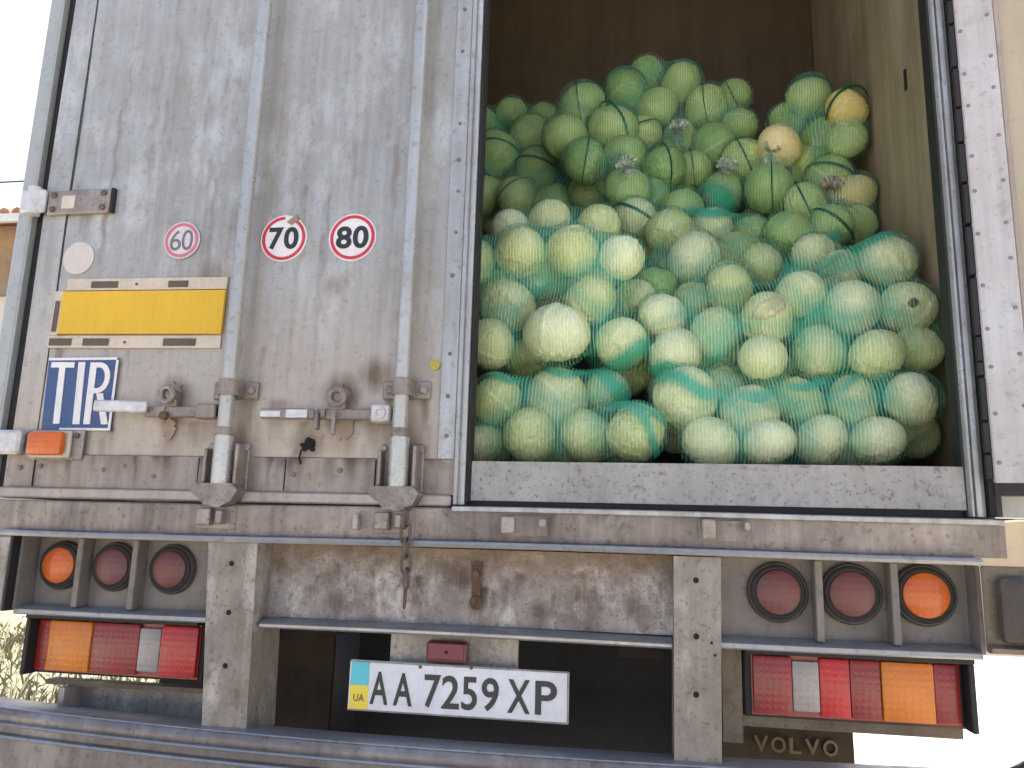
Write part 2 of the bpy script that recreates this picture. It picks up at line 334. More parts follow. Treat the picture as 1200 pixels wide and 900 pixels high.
    def build(s, name, mat, parent=None, smooth=35, label=None):
        o = bpy.data.objects.new(name, s.mesh(name, mat, smooth)); COL.objects.link(o)
        if parent: o.parent = parent
        if label: o['label'] = label
        return o
def stains(o, marks, seed=1):
    """dirt that starts at a fitting and runs down: marks are (x, z, half width, run, amount); a run of 0 is a round smear"""
    me = o.data; n = len(me.vertices); co = np.empty(n*3); me.vertices.foreach_get('co', co); co = co.reshape(-1, 3); x, z = co[:, 0], co[:, 2]
    v = np.zeros(n); rs = np.random.default_rng(seed)
    for (mx, mz, w, run, amt) in marks:
        if run == 0: f = np.clip(1.3-np.hypot((x-mx)/w, (z-mz)/w), 0, 1)
        else:
            dz = mz-z; f = np.clip(1.4-np.abs(x-mx-0.004*np.sin(dz*60+mx*9))/(w*(1-0.45*np.clip(dz/run, 0, 1))), 0, 1)*np.clip(1-dz/run, 0, 1)*np.clip((dz+0.012)/0.012, 0, 1)
        v = np.maximum(v, f*amt)
    at = me.attributes.new('stain', 'FLOAT', 'POINT'); at.data.foreach_set('value', v.astype(np.float32))
def inst(name, me, loc, parent=None, rot=None, scale=None):
    o = bpy.data.objects.new(name, me); COL.objects.link(o); o.location = loc
    if rot is not None: o.rotation_euler = rot
    if scale: o.scale = scale
    if parent: o.parent = parent
    return o
def thing(name, label, cat, loc=(0, 0, 0), group=None):
    o = bpy.data.objects.new(name, None); COL.objects.link(o); o.location = loc
    o.empty_display_size = 0.1
    return tag(o, label, cat, group)
def tag(o, label, cat, group=None):
    o['label'] = label; o['category'] = cat
    if group: o['group'] = group
    return o
def struct(o): o['kind'] = 'structure'; return o
FONT = None
def text_mesh(txt, h, depth, mat, width=None, bold=0.0, shear=0.0):
    """flat lettering as a mesh facing -Y, cap height h, centred on its own origin"""
    cu = bpy.data.curves.new('lettering', 'FONT'); cu.body = txt; cu.size = 1.0; cu.extrude = 0.001; cu.offset = bold; cu.shear = shear
    cu.resolution_u = 6
    o = bpy.data.objects.new('lettering', cu); COL.objects.link(o)
    bpy.context.view_layer.update()
    me = bpy.data.meshes.new_from_object(o.evaluated_get(bpy.context.evaluated_depsgraph_get()))
    bpy.data.objects.remove(o); bpy.data.curves.remove(cu)
    n = len(me.vertices); a = np.empty(n*3); me.vertices.foreach_get('co', a); a = a.reshape(-1, 3)
    lo, hi = a.min(0), a.max(0)
    sx = (width/(hi[0]-lo[0])) if width else h/(hi[1]-lo[1])
    b = np.empty_like(a)
    b[:, 0] = (a[:, 0]-(lo[0]+hi[0])/2)*sx; b[:, 2] = (a[:, 1]-(lo[1]+hi[1])/2)*h/(hi[1]-lo[1]); b[:, 1] = -a[:, 2]/0.001*depth/2
    me.vertices.foreach_set('co', b.ravel()); me.materials.clear(); me.materials.append(mat); me.update()
    return me

# ------------------------------------------------------------------ ground and surroundings
def ground():
    m, nt, b = nodes_of('dusty_concrete')
    tc = N(nt, 'ShaderNodeTexCoord'); co = tc.outputs['Object']
    n1 = noise(nt, co, 0.35, 6, 0.65); n2 = noise(nt, co, 6, 6, 0.7); n3 = noise(nt, co, 45, 3, 0.6)
    f = math_(nt, 'ADD', math_(nt, 'MULTIPLY', n1, 0.6), math_(nt, 'MULTIPLY', n2, 0.4))
    c = mixc(nt, maprange(nt, f, 0.35, 0.65), (0.50, 0.455, 0.38), (0.40, 0.35, 0.28))
    c = mixc(nt, maprange(nt, n3, 0.6, 0.75, 0, 0.5), c, (0.22, 0.20, 0.17))
    nt.links.new(c, b.inputs['Base Color']); b.inputs['Roughness'].default_value = 0.9
    bp = N(nt, 'ShaderNodeBump'); bp.inputs['Strength'].default_value = 0.3; bp.inputs['Distance'].default_value = 0.01
    nt.links.new(n2, bp.inputs['Height']); nt.links.new(bp.outputs[0], b.inputs['Normal'])
    mb = MB(); bm = mb.bm
    xs = [-600, -60, -20, -10, -5, 0, 5, 10, 20, 60, 600]
    g = [[bm.verts.new((x, y, 0)) for x in xs] for y in xs]
    for j in range(10):
        for i in range(10): bm.faces.new((g[j][i], g[j][i+1], g[j+1][i+1], g[j+1][i]))
    struct(mb.build('ground', m, smooth=0))
    soil = grime('verge_soil', (0.25, 0.235, 0.165), (0.12, 0.115, 0.07), 1.0, 0.95, 0.0, streak=0.1, speck=0.6, speckcol=(0.34, 0.33, 0.28), bump=0.6, scale=1.5, spec=0.2)
    mb = MB(); bm = mb.bm; g = []
    for j in range(41):
        row = []
        for i in range(61):
            x = -14+i*0.2; y = 0.6+j*0.3; ed = min(1, (i if i < 30 else 60-i)/4, (j if j < 20 else 40-j)/3)
            row.append(bm.verts.new((x+(0.12*math.sin(y*3.1) if i == 60 else 0), y, 0.004+0.03*ed*(1+math.sin(x*2.3+y)*math.sin(y*1.9)))))
        g.append(row)
    for j in range(40):
        for i in range(60): bm.faces.new((g[j][i], g[j][i+1], g[j+1][i+1], g[j+1][i]))
    struct(mb.build('verge', soil, smooth=60))
    # dry weeds on the verge past the near side of the truck
    wm = plain('dry_weed_blade', (0.27, 0.26, 0.15), 0.8, var=0.5, scale=3)
    mb = MB(); bm = mb.bm; rg = random.Random(5)
    for k in range(7500):
        cx = rg.uniform(-7.5, -2.3); cy = rg.uniform(2.2, 7.0)
        if math.sin(cx*2.1)+math.sin(cy*1.7+cx)+rg.uniform(-1, 1) < 0.25: continue
        a = rg.uniform(0, 6.28); h = rg.uniform(0.04, 0.17); w = rg.uniform(0.004, 0.012); l = rg.uniform(0.02, 0.10)
        p = Vector((cx, cy, 0.02)); d = Vector((math.cos(a), math.sin(a), 0)); q = Vector((-d.y, d.x, 0))
        v = [bm.verts.new(p-q*w), bm.verts.new(p+q*w), bm.verts.new(p+d*l*0.4+Vector((0, 0, h*0.65))+q*w*0.6), bm.verts.new(p+d*l+Vector((0, 0, h)))]
        bm.faces.new((v[0], v[1], v[2])); bm.faces.new((v[0], v[2], v[3]))
    w = mb.build('dry_weeds', wm, smooth=0); w['kind'] = 'stuff'
    mb = MB(); bm = mb.bm
    for k in range(900):
        x, y = rg.uniform(-7, -1.8), rg.uniform(0.8, 7); s = rg.uniform(0.008, 0.035)
        r = bmesh.ops.create_icosphere(bm, subdivisions=1, radius=s)
        for v in r['verts']: v.co = Vector((v.co.x*rg.uniform(.7, 1.2)+x, v.co.y*rg.uniform(.7, 1.2)+y, v.co.z*0.6+s*0.25+0.03))
    g = mb.build('gravel', plain('pale_gravel_stone', (0.42, 0.40, 0.35), 0.9, var=0.4), smooth=0); g['kind'] = 'stuff'
ground()

def house():
    pl = grime('house_plaster', (0.66, 0.63, 0.56), (0.5, 0.45, 0.38), 0.5, 0.9, streak=0.5, scale=0.3, bump=0.1)
    br = plain('tan_brick', (0.36, 0.25, 0.15), 0.9, var=0.35, scale=3)
    tl = plain('orange_roof_tile', (0.36, 0.18, 0.11), 0.85, var=0.4, scale=4)
    wd = plain('window_glass_grey', (0.06, 0.07, 0.08), 0.15)
    fr = plain('window_frame_white', (0.7, 0.7, 0.68), 0.5)
    h = thing('house', 'far house with orange tiled roof and tan upper floor beyond the truck side', 'house', (-12.5, 10, 0))
    def P(mb, n, m, par): return mb.build(n, m, par)
    o = Vector((-12.5, 10, 0))
    def bx(x0, x1, y0, y1, z0, z1): return MB().box(x0-o.x, x1-o.x, y0-o.y, y1-o.y, z0, z1)
    P(bx(-17, -7.8, 8, 13, 0, 4.35), 'lower_wall', pl, h)
    P(bx(-17, -7.8, 8.0, 13, 4.52, 5.45), 'upper_wall', br, h)
    P(bx(-17.1, -7.7, 7.9, 13.1, 4.35, 4.52), 'floor_band', plain('band_concrete', (0.30, 0.24, 0.17), 0.9), h)
    mb = MB()
    for k in range(46):                       # tile courses run down the slope
        x = -17.4 + k*0.215
        mb.tube([(x-o.x, 7.55-o.y, 5.42), (x-o.x, 10.5-o.y, 6.35)], 0.105, 8)
        mb.tube([(x-o.x, 13.45-o.y, 5.42), (x-o.x, 10.5-o.y, 6.35)], 0.105, 8)
    rf = P(mb, 'roof', tl, h)
    P(bx(-17.4, -7.5, 7.5, 7.56, 5.30, 5.42), 'eave_board', fr, rf)
    for x in (-15.6, -13.1, -10.6):
        for z0 in (1.2, 4.7):
            w = P(bx(x-0.5, x+0.5, 7.96, 8.03, z0, z0+(1.3 if z0 < 2 else 0.65)), 'window', wd, h)
            P(bx(x-0.56, x+0.56, 7.93, 7.958, z0-0.06, z0), 'sill', fr, w)
            P(bx(x-0.03, x+0.03, 7.935, 7.957, z0+0.002, z0+(1.3 if z0 < 2 else 0.65)), 'frame', fr, w)
    mb = MB(); mb.tube([(-19+i*1.2, 6.6+0.12*i, 6.35-0.075*i+0.02*(i-5)**2) for i in range(11)], 0.011, 6)
    tag(mb.build('overhead_cable', M['rubber']), 'thin dark cable hanging in front of the far house roof', 'cable')
house()

def yard_wall():
    t = thing('boundary_wall', 'low beige plastered wall in the sun behind the open door', 'wall', (8, 9, 0))
    w = MB().box(-5.2, 9, -0.12, 0.12, 0, 1.62).build('wall_face', grime('beige_render', (0.52, 0.44, 0.31), (0.36, 0.28, 0.18), 0.6, 0.9, scale=0.5), t)
    MB().box(-5.25, 9.05, -0.16, 0.16, 1.622, 1.70, 0.01).build('coping', M['cream'], t)
yard_wall()

# ------------------------------------------------------------------ the truck
truck = thing('cargo_truck', 'dirty grey cargo truck loaded with cabbages, one rear door shut and the other open', 'truck')
T = truck
TOP = 3.86
def shell():
    a = M['post']
    w = MB().box(-1.30, -1.235, 0.06, 7.5, 1.14, TOP).build('side_wall', a, T)
    w = MB().box(1.25, 1.30, 0.06, 7.5, 1.14, TOP).build('side_wall', a, T)
    MB().box(1.228, 1.248, 0.055, 1.03, 1.24, TOP-0.06, 0.001).build('plywood_lining', M['ply'], w)
    MB().box(1.2285, 1.248, 1.033, 1.699, 1.24, TOP-0.06, 0.001).build('plywood_lining', M['ply'], w)
    MB().box(1.2235, 1.2277, 0.466, 0.481, 2.435, 2.50).build('lashing_slot', M['hole'], w)
    w2 = MB().box(-1.233, -1.215, 0.055, 1.75, 1.24, TOP-0.06).build('plywood_lining', M['ply'], w)
    MB().box(-1.30, 1.30, 0.0, 7.5, TOP+0.002, TOP+0.06).build('roof_panel', a, T)
    MB().box(-1.30, 1.30, 7.5, 7.55, 1.14, TOP+0.06).build('front_wall', a, T)
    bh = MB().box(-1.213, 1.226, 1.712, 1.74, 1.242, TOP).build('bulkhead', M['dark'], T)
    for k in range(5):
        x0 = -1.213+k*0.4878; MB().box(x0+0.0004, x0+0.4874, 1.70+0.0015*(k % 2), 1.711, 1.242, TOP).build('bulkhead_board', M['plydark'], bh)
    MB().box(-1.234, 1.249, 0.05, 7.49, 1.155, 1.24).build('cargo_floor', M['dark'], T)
    MB().box(-1.22, 1.22, 0.0, 0.05, TOP-0.12, TOP).build('door_header', M['alu'], T)
shell()

def closed_door():
    d = MB().sheet(-1.158, -0.056, 1.254, 3.74, 0.0, 170, 380, 0.04, 0.0009, 3).build('rear_door', M['door'], T)
    rs = random.Random(12)
    marks = [(-0.775, 1.35, 0.035, 0.11, 0.9), (-0.775, 1.42, 0.045, 0, 0.7), (-0.30, 1.35, 0.04, 0.12, 0.9), (-0.315, 1.42, 0.05, 0, 0.8), (-0.225, 1.465, 0.045, 0, 0.75), (-0.39, 1.29, 0.05, 0, 0.6), (-0.70, 1.34, 0.07, 0.09, 0.55), (-0.20, 1.34, 0.06, 0.10, 0.6),
             (-0.635, 1.40, 0.012, 0.14, 0.7), (-0.55, 1.40, 0.012, 0.16, 0.7), (-0.18, 1.40, 0.012, 0.12, 0.6), (-0.095, 1.40, 0.012, 0.14, 0.7), (-1.04, 1.925, 0.010, 0.26, 0.5), (-1.10, 1.925, 0.02, 0.12, 0.4), (-1.10, 1.26, 0.09, 0, 0.4), (-0.94, 1.32, 0.012, 0.07, 0.6),
             (-0.70, 1.74, 0.05, 0, 0.35), (-1.13, 1.535, 0.012, 0.16, 0.5), (-0.92, 1.535, 0.008, 0.10, 0.45), (-0.59, 1.29, 0.07, 0, 0.5), (-0.14, 1.29, 0.07, 0, 0.5), (-0.47, 1.86, 0.03, 0, 0.3), (-0.36, 1.70, 0.03, 0, 0.3)]
    marks += [(rs.uniform(-1.14, -0.07), rs.uniform(1.5, 3.6), rs.uniform(.003, .012), rs.uniform(.15, .9), rs.uniform(.15, .4)) for k in range(46)]
    marks += [(rs.uniform(-1.14, -0.07), rs.uniform(1.27, 1.40), rs.uniform(.006, .03), rs.uniform(.05, .13), rs.uniform(.25, .6)) for k in range(26)]
    stains(d, marks)
    MB().sheet(-1.236, -1.164, 1.254, 3.74, -0.001, 6, 120, 0.04, 0.0012, 8).build('side_strip', M['door'], d)
    MB().box(-1.166, -1.156, 0.012, 0.03, 1.254, 3.74).build('seam_gap', M['hole'], d)
    kp = MB().sheet(-1.236, -0.012, 1.167, 1.252, -0.007, 220, 16, 0.045, 0.0012, 5).build('kick_plate', M['door_low'], d)
    stains(kp, [(rs.uniform(-1.22, -0.03), 1.252, rs.uniform(.004, .03), rs.uniform(.03, .10), rs.uniform(.3, .9)) for k in range(40)] + [(-0.59, 1.20, .08, 0, .9), (-0.14, 1.20, .08, 0, .9)])
    mb = MB().box(-1.236, -0.014, -0.022, 0.03, 1.139, 1.1655, 0.004)
    mb.build('bottom_rail', M['rail'], d)
    mb = MB().box(-0.0555, -0.012, -0.006, 0.038, 1.2525, 3.74, 0.002)
    mb.build('edge_flange', M['alu'], d)
    # rounded extrusion with a groove along the free edge
    poly = [(-0.0118, 0.03), (-0.0118, -0.006), (-0.009, -0.013), (-0.003, -0.015), (0.001, -0.011), (0.002, -0.006), (0.004, -0.006), (0.006, -0.012), (0.011, -0.014), (0.017, -0.010), (0.019, 0.0), (0.019, 0.03)]
    MB().vprofile(poly, 1.145, 3.74).build('edge_extrusion', M['alu'], d)
    MB().vprofile([(0.0192, 0.028), (0.0192, -0.006), (0.0245, -0.009), (0.029, -0.002), (0.029, 0.028)], 1.15, 3.74).build('door_seal', M['rubber'], d)
    rv = MB().lathe((0, 0, 0), [(0.0068, 0.0), (0.006, -0.003), (0.003, -0.0045)], 10).mesh('rivet', plain('dull_rivet', (0.19, 0.175, 0.165), 0.6, 0.3))
    for k in range(20):
        if k in (3, 9): continue
        s_ = rnd.uniform(.65, 1.05); inst('rivet', rv, (-0.034+rnd.uniform(-.003, .003), -0.006, 1.30+k*0.106+rnd.uniform(-.012, .012)), d, scale=(s_, 1, s_))
    for (x, z) in ((-1.19, 1.218), (-1.13, 1.222), (-0.945, 1.215), (-0.885, 1.225), (-0.80, 1.20), (-0.42, 1.21), (-0.30, 1.222)):
        inst('rivet', rv, (x, -0.0075, z), d)
    for k in range(5): MB().box(-1.2+k*0.235+0.05, -1.1975+k*0.235+0.05, -0.0085, 0.0, 1.17, 1.249).build('weld_seam', M['hole'], d)
    # cleaned round spot and little marks
    MB().lathe((-1.107, -0.0025, 1.80), [(0.047, 0.002), (0.047, -0.0006)], 36).build('sticker_residue', M['pale'], T)
    MB().lathe((-0.072, -0.0045, 1.487), [(0.013, 0.003), (0.013, -0.001)], 20).build('round_mark', M['stickyellow'], T)
    # stains
    def blot(name, cx, cz, w, h, mat, seed, y=-0.0035, th=0.002):
        r = random.Random(seed); n = 26
        poly = [(cx+w*math.cos(6.283*k/n)*r.uniform(.62, 1.1), cz+h*math.sin(6.283*k/n)*r.uniform(.62, 1.1)) for k in range(n)]
        return MB().prism(poly, y, y+th+0.003).build(name, mat, d)
    blot('grease_stain', -0.775, 1.325, 0.020, 0.030, M['grease'], 2)
    blot('grease_stain', -0.775, 1.42, 0.032, 0.030, M['grease'], 4)
    blot('grease_stain', -0.295, 1.335, 0.024, 0.046, M['grease'], 3)
    blot('grease_stain', -0.315, 1.41, 0.032, 0.03, M['grease'], 7)
    # dark torn grommet
    mb = MB(); r = random.Random(9)
    for k in range(16):
        a = r.uniform(0, 6.28); q = r.uniform(0, 0.016)
        mb.lathe((-0.388+q*math.cos(a), -0.002, 1.284+q*math.sin(a)*1.1), [(r.uniform(.006, .011), 0.0), (r.uniform(.003, .008), -r.uniform(.004, .012))], 8)
    mb.tube([(-0.405, -0.008, 1.272), (-0.408, -0.010, 1.25), (-0.403, -0.009, 1.236)], 0.0025, 6)
    mb.build('torn_grommet', M['hole'], d)
    return d
door = closed_door()

def posts():
    p = MB().vprofile([(-1.312, 0.10), (-1.312, -0.008), (-1.305, -0.014), (-1.272, -0.014), (-1.266, -0.008), (-1.266, 0.10)], 1.14, TOP).build('corner_post', M['post'], T)
    MB().box(-1.2655, -1.2365, 0.012, 0.06, 1.14, TOP-.1).build('seal', M['rubber'], p)
    poly = [(1.133, 0.05), (1.133, -0.004), (1.1375, -0.012), (1.1425, -0.012), (1.146, -0.002), (1.148, -0.012), (1.158, -0.013), (1.1605, -0.004), (1.168, -0.004), (1.170, 0.05)]
    p = MB().vprofile(poly, 1.142, TOP-.1).build('corner_post', M['alu'], T)
    MB().vprofile([(1.1285, 0.05), (1.1285, 0.0), (1.1328, -0.003), (1.1328, 0.05)], 1.142, TOP-.1).build('seal', M['rubber'], p)
    MB().vprofile([(1.1702, 0.05), (1.1702, -0.02), (1.180, -0.03), (1.192, -0.026), (1.192, 0.05)], 1.142, TOP-.1).build('seal', M['rubber'], p)
    MB().box(1.1925, 1.31, 0.0, 0.055, 1.142, TOP-.1).build('outer_jamb', M['post'], p)
posts()

def swung_door():
    piv = Vector((1.172, -0.050, 0)); ang = R(-14)
    mt = Matrix.Translation(piv) @ Matrix.Rotation(ang, 4, 'Z')
    def put(mb): bmesh.ops.transform(mb.bm, matrix=mt, verts=mb.bm.verts[:]); return mb
    d = put(MB().box(0.0, 0.079, 0.0, 0.045, 1.212, 3.74, 0.003)).build('open_door', M['opendoor'], T)
    put(MB().box(0.0795, 0.090, 0.004, 0.040, 1.212, 3.74, 0.002)).build('edge_shade_strip', plain('brownish_edge_shade', (0.34, 0.29, 0.26), 0.6), d)  # brownish strip paints the shading line where the panel steps in
    put(MB().box(0.0905, 1.14, 0.010, 0.045, 1.212, 3.74)).build('inner_panel', M['beige'], d)
    mb = MB(); r = random.Random(3); z = 1.22
    while z < 3.4:
        l = r.uniform(.03, .14); mb.box(-0.012-r.uniform(0, .003), -0.0005, 0.002, 0.03, z, z+l*0.93, 0.002); z += l
    put(mb).build('ragged_seal', M['rubber'], d)
    put(MB().box(0.0, 1.14, 0.006, 0.04, 1.186, 1.211)).build('bottom_seal', M['rubber'], d)
    rv = MB().lathe((0, 0, 0), [(0.0048, 0.0), (0.004, -0.002), (0.002, -0.003)], 8).mesh('rivet', plain('grey_rivet', (0.25, 0.24, 0.24), 0.5, 0.5))
    for k in range(16):
        for u in (0.011, 0.066):
            p = mt @ Vector((u+r.uniform(-.002, .002), 0.0, 1.245+k*0.103+(0.035 if u > .05 else 0)+r.uniform(-.012, .012)))
            inst('rivet', rv, p, d, rot=(0, 0, ang))
swung_door()

def locking(x, seed):
    b = MB().tube([(x, -0.05, 1.30), (x, -0.05, 3.74)], 0.0185, 20).build('locking_bar', M['bar'], T)
    MB().tube([(x+.003, -0.05, 1.160), (x+.002, -0.05, 1.30)], 0.0235, 20).build('bar_sleeve', M['bar'], b)
    MB().tube([(x, -0.05, 1.302), (x, -0.05, 1.322)], 0.0215, 20).build('bar_collar', M['bracket'], b)
    MB().tube([(x, -0.05, 1.445), (x, -0.05, 1.470)], 0.0195, 20).build('bar_collar', M['bar'], b)
    # guide clamp with two ears and bolts
    mb = MB().box(x-0.062, x+0.060, -0.012, 0.0, 1.399, 1.446, 0.003); mb.tube([(x, -0.05, 1.402), (x, -0.05, 1.443)], 0.0245, 20)
    mb.box(x-0.0245, x+0.0245, -0.05, -0.010, 1.402, 1.443, 0.002)
    mb.bolt(x-0.043, -0.012, 1.422, 0.011, 0.009); mb.bolt(x+0.044, -0.012, 1.422, 0.011, 0.009)
    mb.build('guide_clamp', M['bracket'], b)
    # foot bracket: back plate, two cheeks, flared shelf
    mb = MB().box(x-0.055, x+0.052, -0.012, -0.002, 1.168, 1.288, 0.002)
    mb.box(x-0.053, x-0.044, -0.045, -0.013, 1.185, 1.27, 0.002); mb.box(x+0.036, x+0.045, -0.055, -0.013, 1.172, 1.28, 0.002)
    mb.bolt(x-0.047, -0.013, 1.276, 0.009, 0.008); mb.bolt(x+0.046, -0.013, 1.276, 0.010, 0.010)
    mb.build('foot_bracket', M['bracket'], b)
    mb = MB().prism([(x-0.062, 1.162), (x-0.055, 1.180), (x+0.045, 1.182), (x+0.062, 1.166), (x+0.048, 1.140), (x+0.018, 1.124), (x-0.020, 1.128), (x-0.035, 1.142)], -0.075, -0.028)
    mb.build('cam_keeper', M['cam'], b)
    mb = MB().box(x-0.048, x-0.012, -0.060, -0.031, 1.080, 1.122, 0.003); mb.box(x+0.004, x+0.020, -0.064, -0.031, 1.084, 1.118, 0.003); mb.box(x-0.058, x+0.045, -0.037, -0.0305, 1.072, 1.128, 0.001)
    mb.build('keeper_block', M['bracket'], b)
locking(-0.594, 1); locking(-0.139, 2)

def handles():
    h = MB().box(-0.965, -0.815, -0.055, -0.040, 1.358, 1.388, 0.004, rot=((-0.8, 0, 1.37), Matrix.Rotation(R(1.5), 3, 'Y'))).build('door_handle', M['galv'], T)
    mb = MB().box(-0.83, -0.63, -0.036, -0.020, 1.350, 1.378, 0.003); mb.box(-0.685, -0.630, -0.040, -0.002, 1.347, 1.384, 0.003); mb.box(-0.80, -0.77, -0.04, -0.002, 1.352, 1.376)
    mb.build('handle_arm', M['bracket'], h)
    mb = MB().ring((-0.765, -0.045, 1.408), (0.2, 1, 0.1), 0.019, 0.0075); mb.lathe((-0.765, -0.02, 1.408), [(0.017, 0.02), (0.017, -0.016), (0.009, -0.02)], 20)
    mb.box(-0.785, -0.748, -0.03, -0.004, 1.370, 1.40, 0.004)
    mb.build('lock_ring', M['bracket'], h)
    MB().lathe((-0.768, -0.041, 1.352), [(0.011, 0.005), (0.011, -0.008), (0.006, -0.011)], 12).build('pivot_bolt', M['rust'], h)
    h = MB().box(-0.502, -0.360, -0.055, -0.040, 1.343, 1.370, 0.004, rot=((-0.43, 0, 1.356), Matrix.Rotation(R(0.8), 3, 'Y'))).build('door_handle', M['bracket'], T)
    mb = MB().box(-0.498, -0.445, -0.0585, -0.0555, 1.348, 1.362); mb.box(-0.43, -0.375, -0.0585, -0.0555, 1.346, 1.366); mb.build('worn_patch', M['galv'], h)
    mb = MB().box(-0.36, -0.165, -0.036, -0.022, 1.345, 1.372, 0.003); mb.box(-0.36, -0.35, -0.05, -0.03, 1.318, 1.36, .002); mb.box(-0.345, -0.335, -0.045, -0.002, 1.35, 1.37)
    mb.build('handle_arm', M['bracket'], h)
    mb = MB().box(-0.217, -0.168, -0.046, -0.002, 1.338, 1.381, 0.004); mb.ring((-0.193, -0.046, 1.36), (0, 1, 0), 0.012, 0.004, 16, 6)
    mb.build('catch_block', M['galv'], h)
    mb = MB().ring((-0.307, -0.045, 1.401), (-0.15, 1, 0.1), 0.019, 0.008); mb.lathe((-0.307, -0.02, 1.401), [(0.017, 0.02), (0.017, -0.014), (0.010, -0.02)], 20)
    mb.box(-0.33, -0.29, -0.034, -0.004, 1.36, 1.392, 0.004); mb.box(-0.312, -0.302, -0.058, -0.045, 1.305, 1.365, 0.002)
    mb.build('lock_ring', M['bracket'], h)
handles()

def hinges():
    h = MB().box(-1.215, -1.022, -0.020, -0.004, 1.926, 1.996, 0.003).build('door_hinge', M['bracket'], T)
    mb = MB().box(-1.292, -1.216, -0.034, -0.015, 1.930, 1.998, 0.006); mb.tube([(-1.252, -0.026, 1.925), (-1.252, -0.026, 2.004)], 0.019, 16)
    mb.build('hinge_block', M['galv'], h)
    MB().box(-1.168, -1.127, -0.0225, -0.0203, 1.940, 1.978).build('white_tag', plain('aged_white_tag', (0.62, 0.57, 0.50), 0.5), h)
    mb = MB()
    for x, z in ((-1.04, 1.94), (-1.04, 1.982), (-1.195, 1.94), (-1.195, 1.982)): mb.bolt(x, -0.020, z, 0.009, 0.007)
    mb.build('hinge_bolts', M['chain'], h)
    MB().box(-1.0218, -1.014, -0.016, -0.0015, 1.928, 1.999).build('hinge_end', M['rubber'], h)
    h = MB().box(-1.175, -1.008, -0.018, -0.008, 1.238, 1.318, 0.003).build('door_hinge', M['bracket'], T)
    MB().box(-1.262, -1.182, -0.036, -0.008, 1.251, 1.315, 0.008).build('hinge_block', M['galv'], h)
    mb = MB(); mb.bolt(-1.025, -0.018, 1.302, 0.008, 0.007); mb.bolt(-1.168, -0.018, 1.305, 0.006, 0.006); mb.build('hinge_bolts', M['chain'], h)
    l = MB().box(-1.152, -1.036, -0.032, -0.0185, 1.243, 1.313, 0.004).build('marker_lamp', M['cream'], T)
    MB().box(-1.145, -1.043, -0.054, -0.0325, 1.248, 1.309, 0.009, seg=2).build('orange_lens', M['lorange'], l)
hinges()

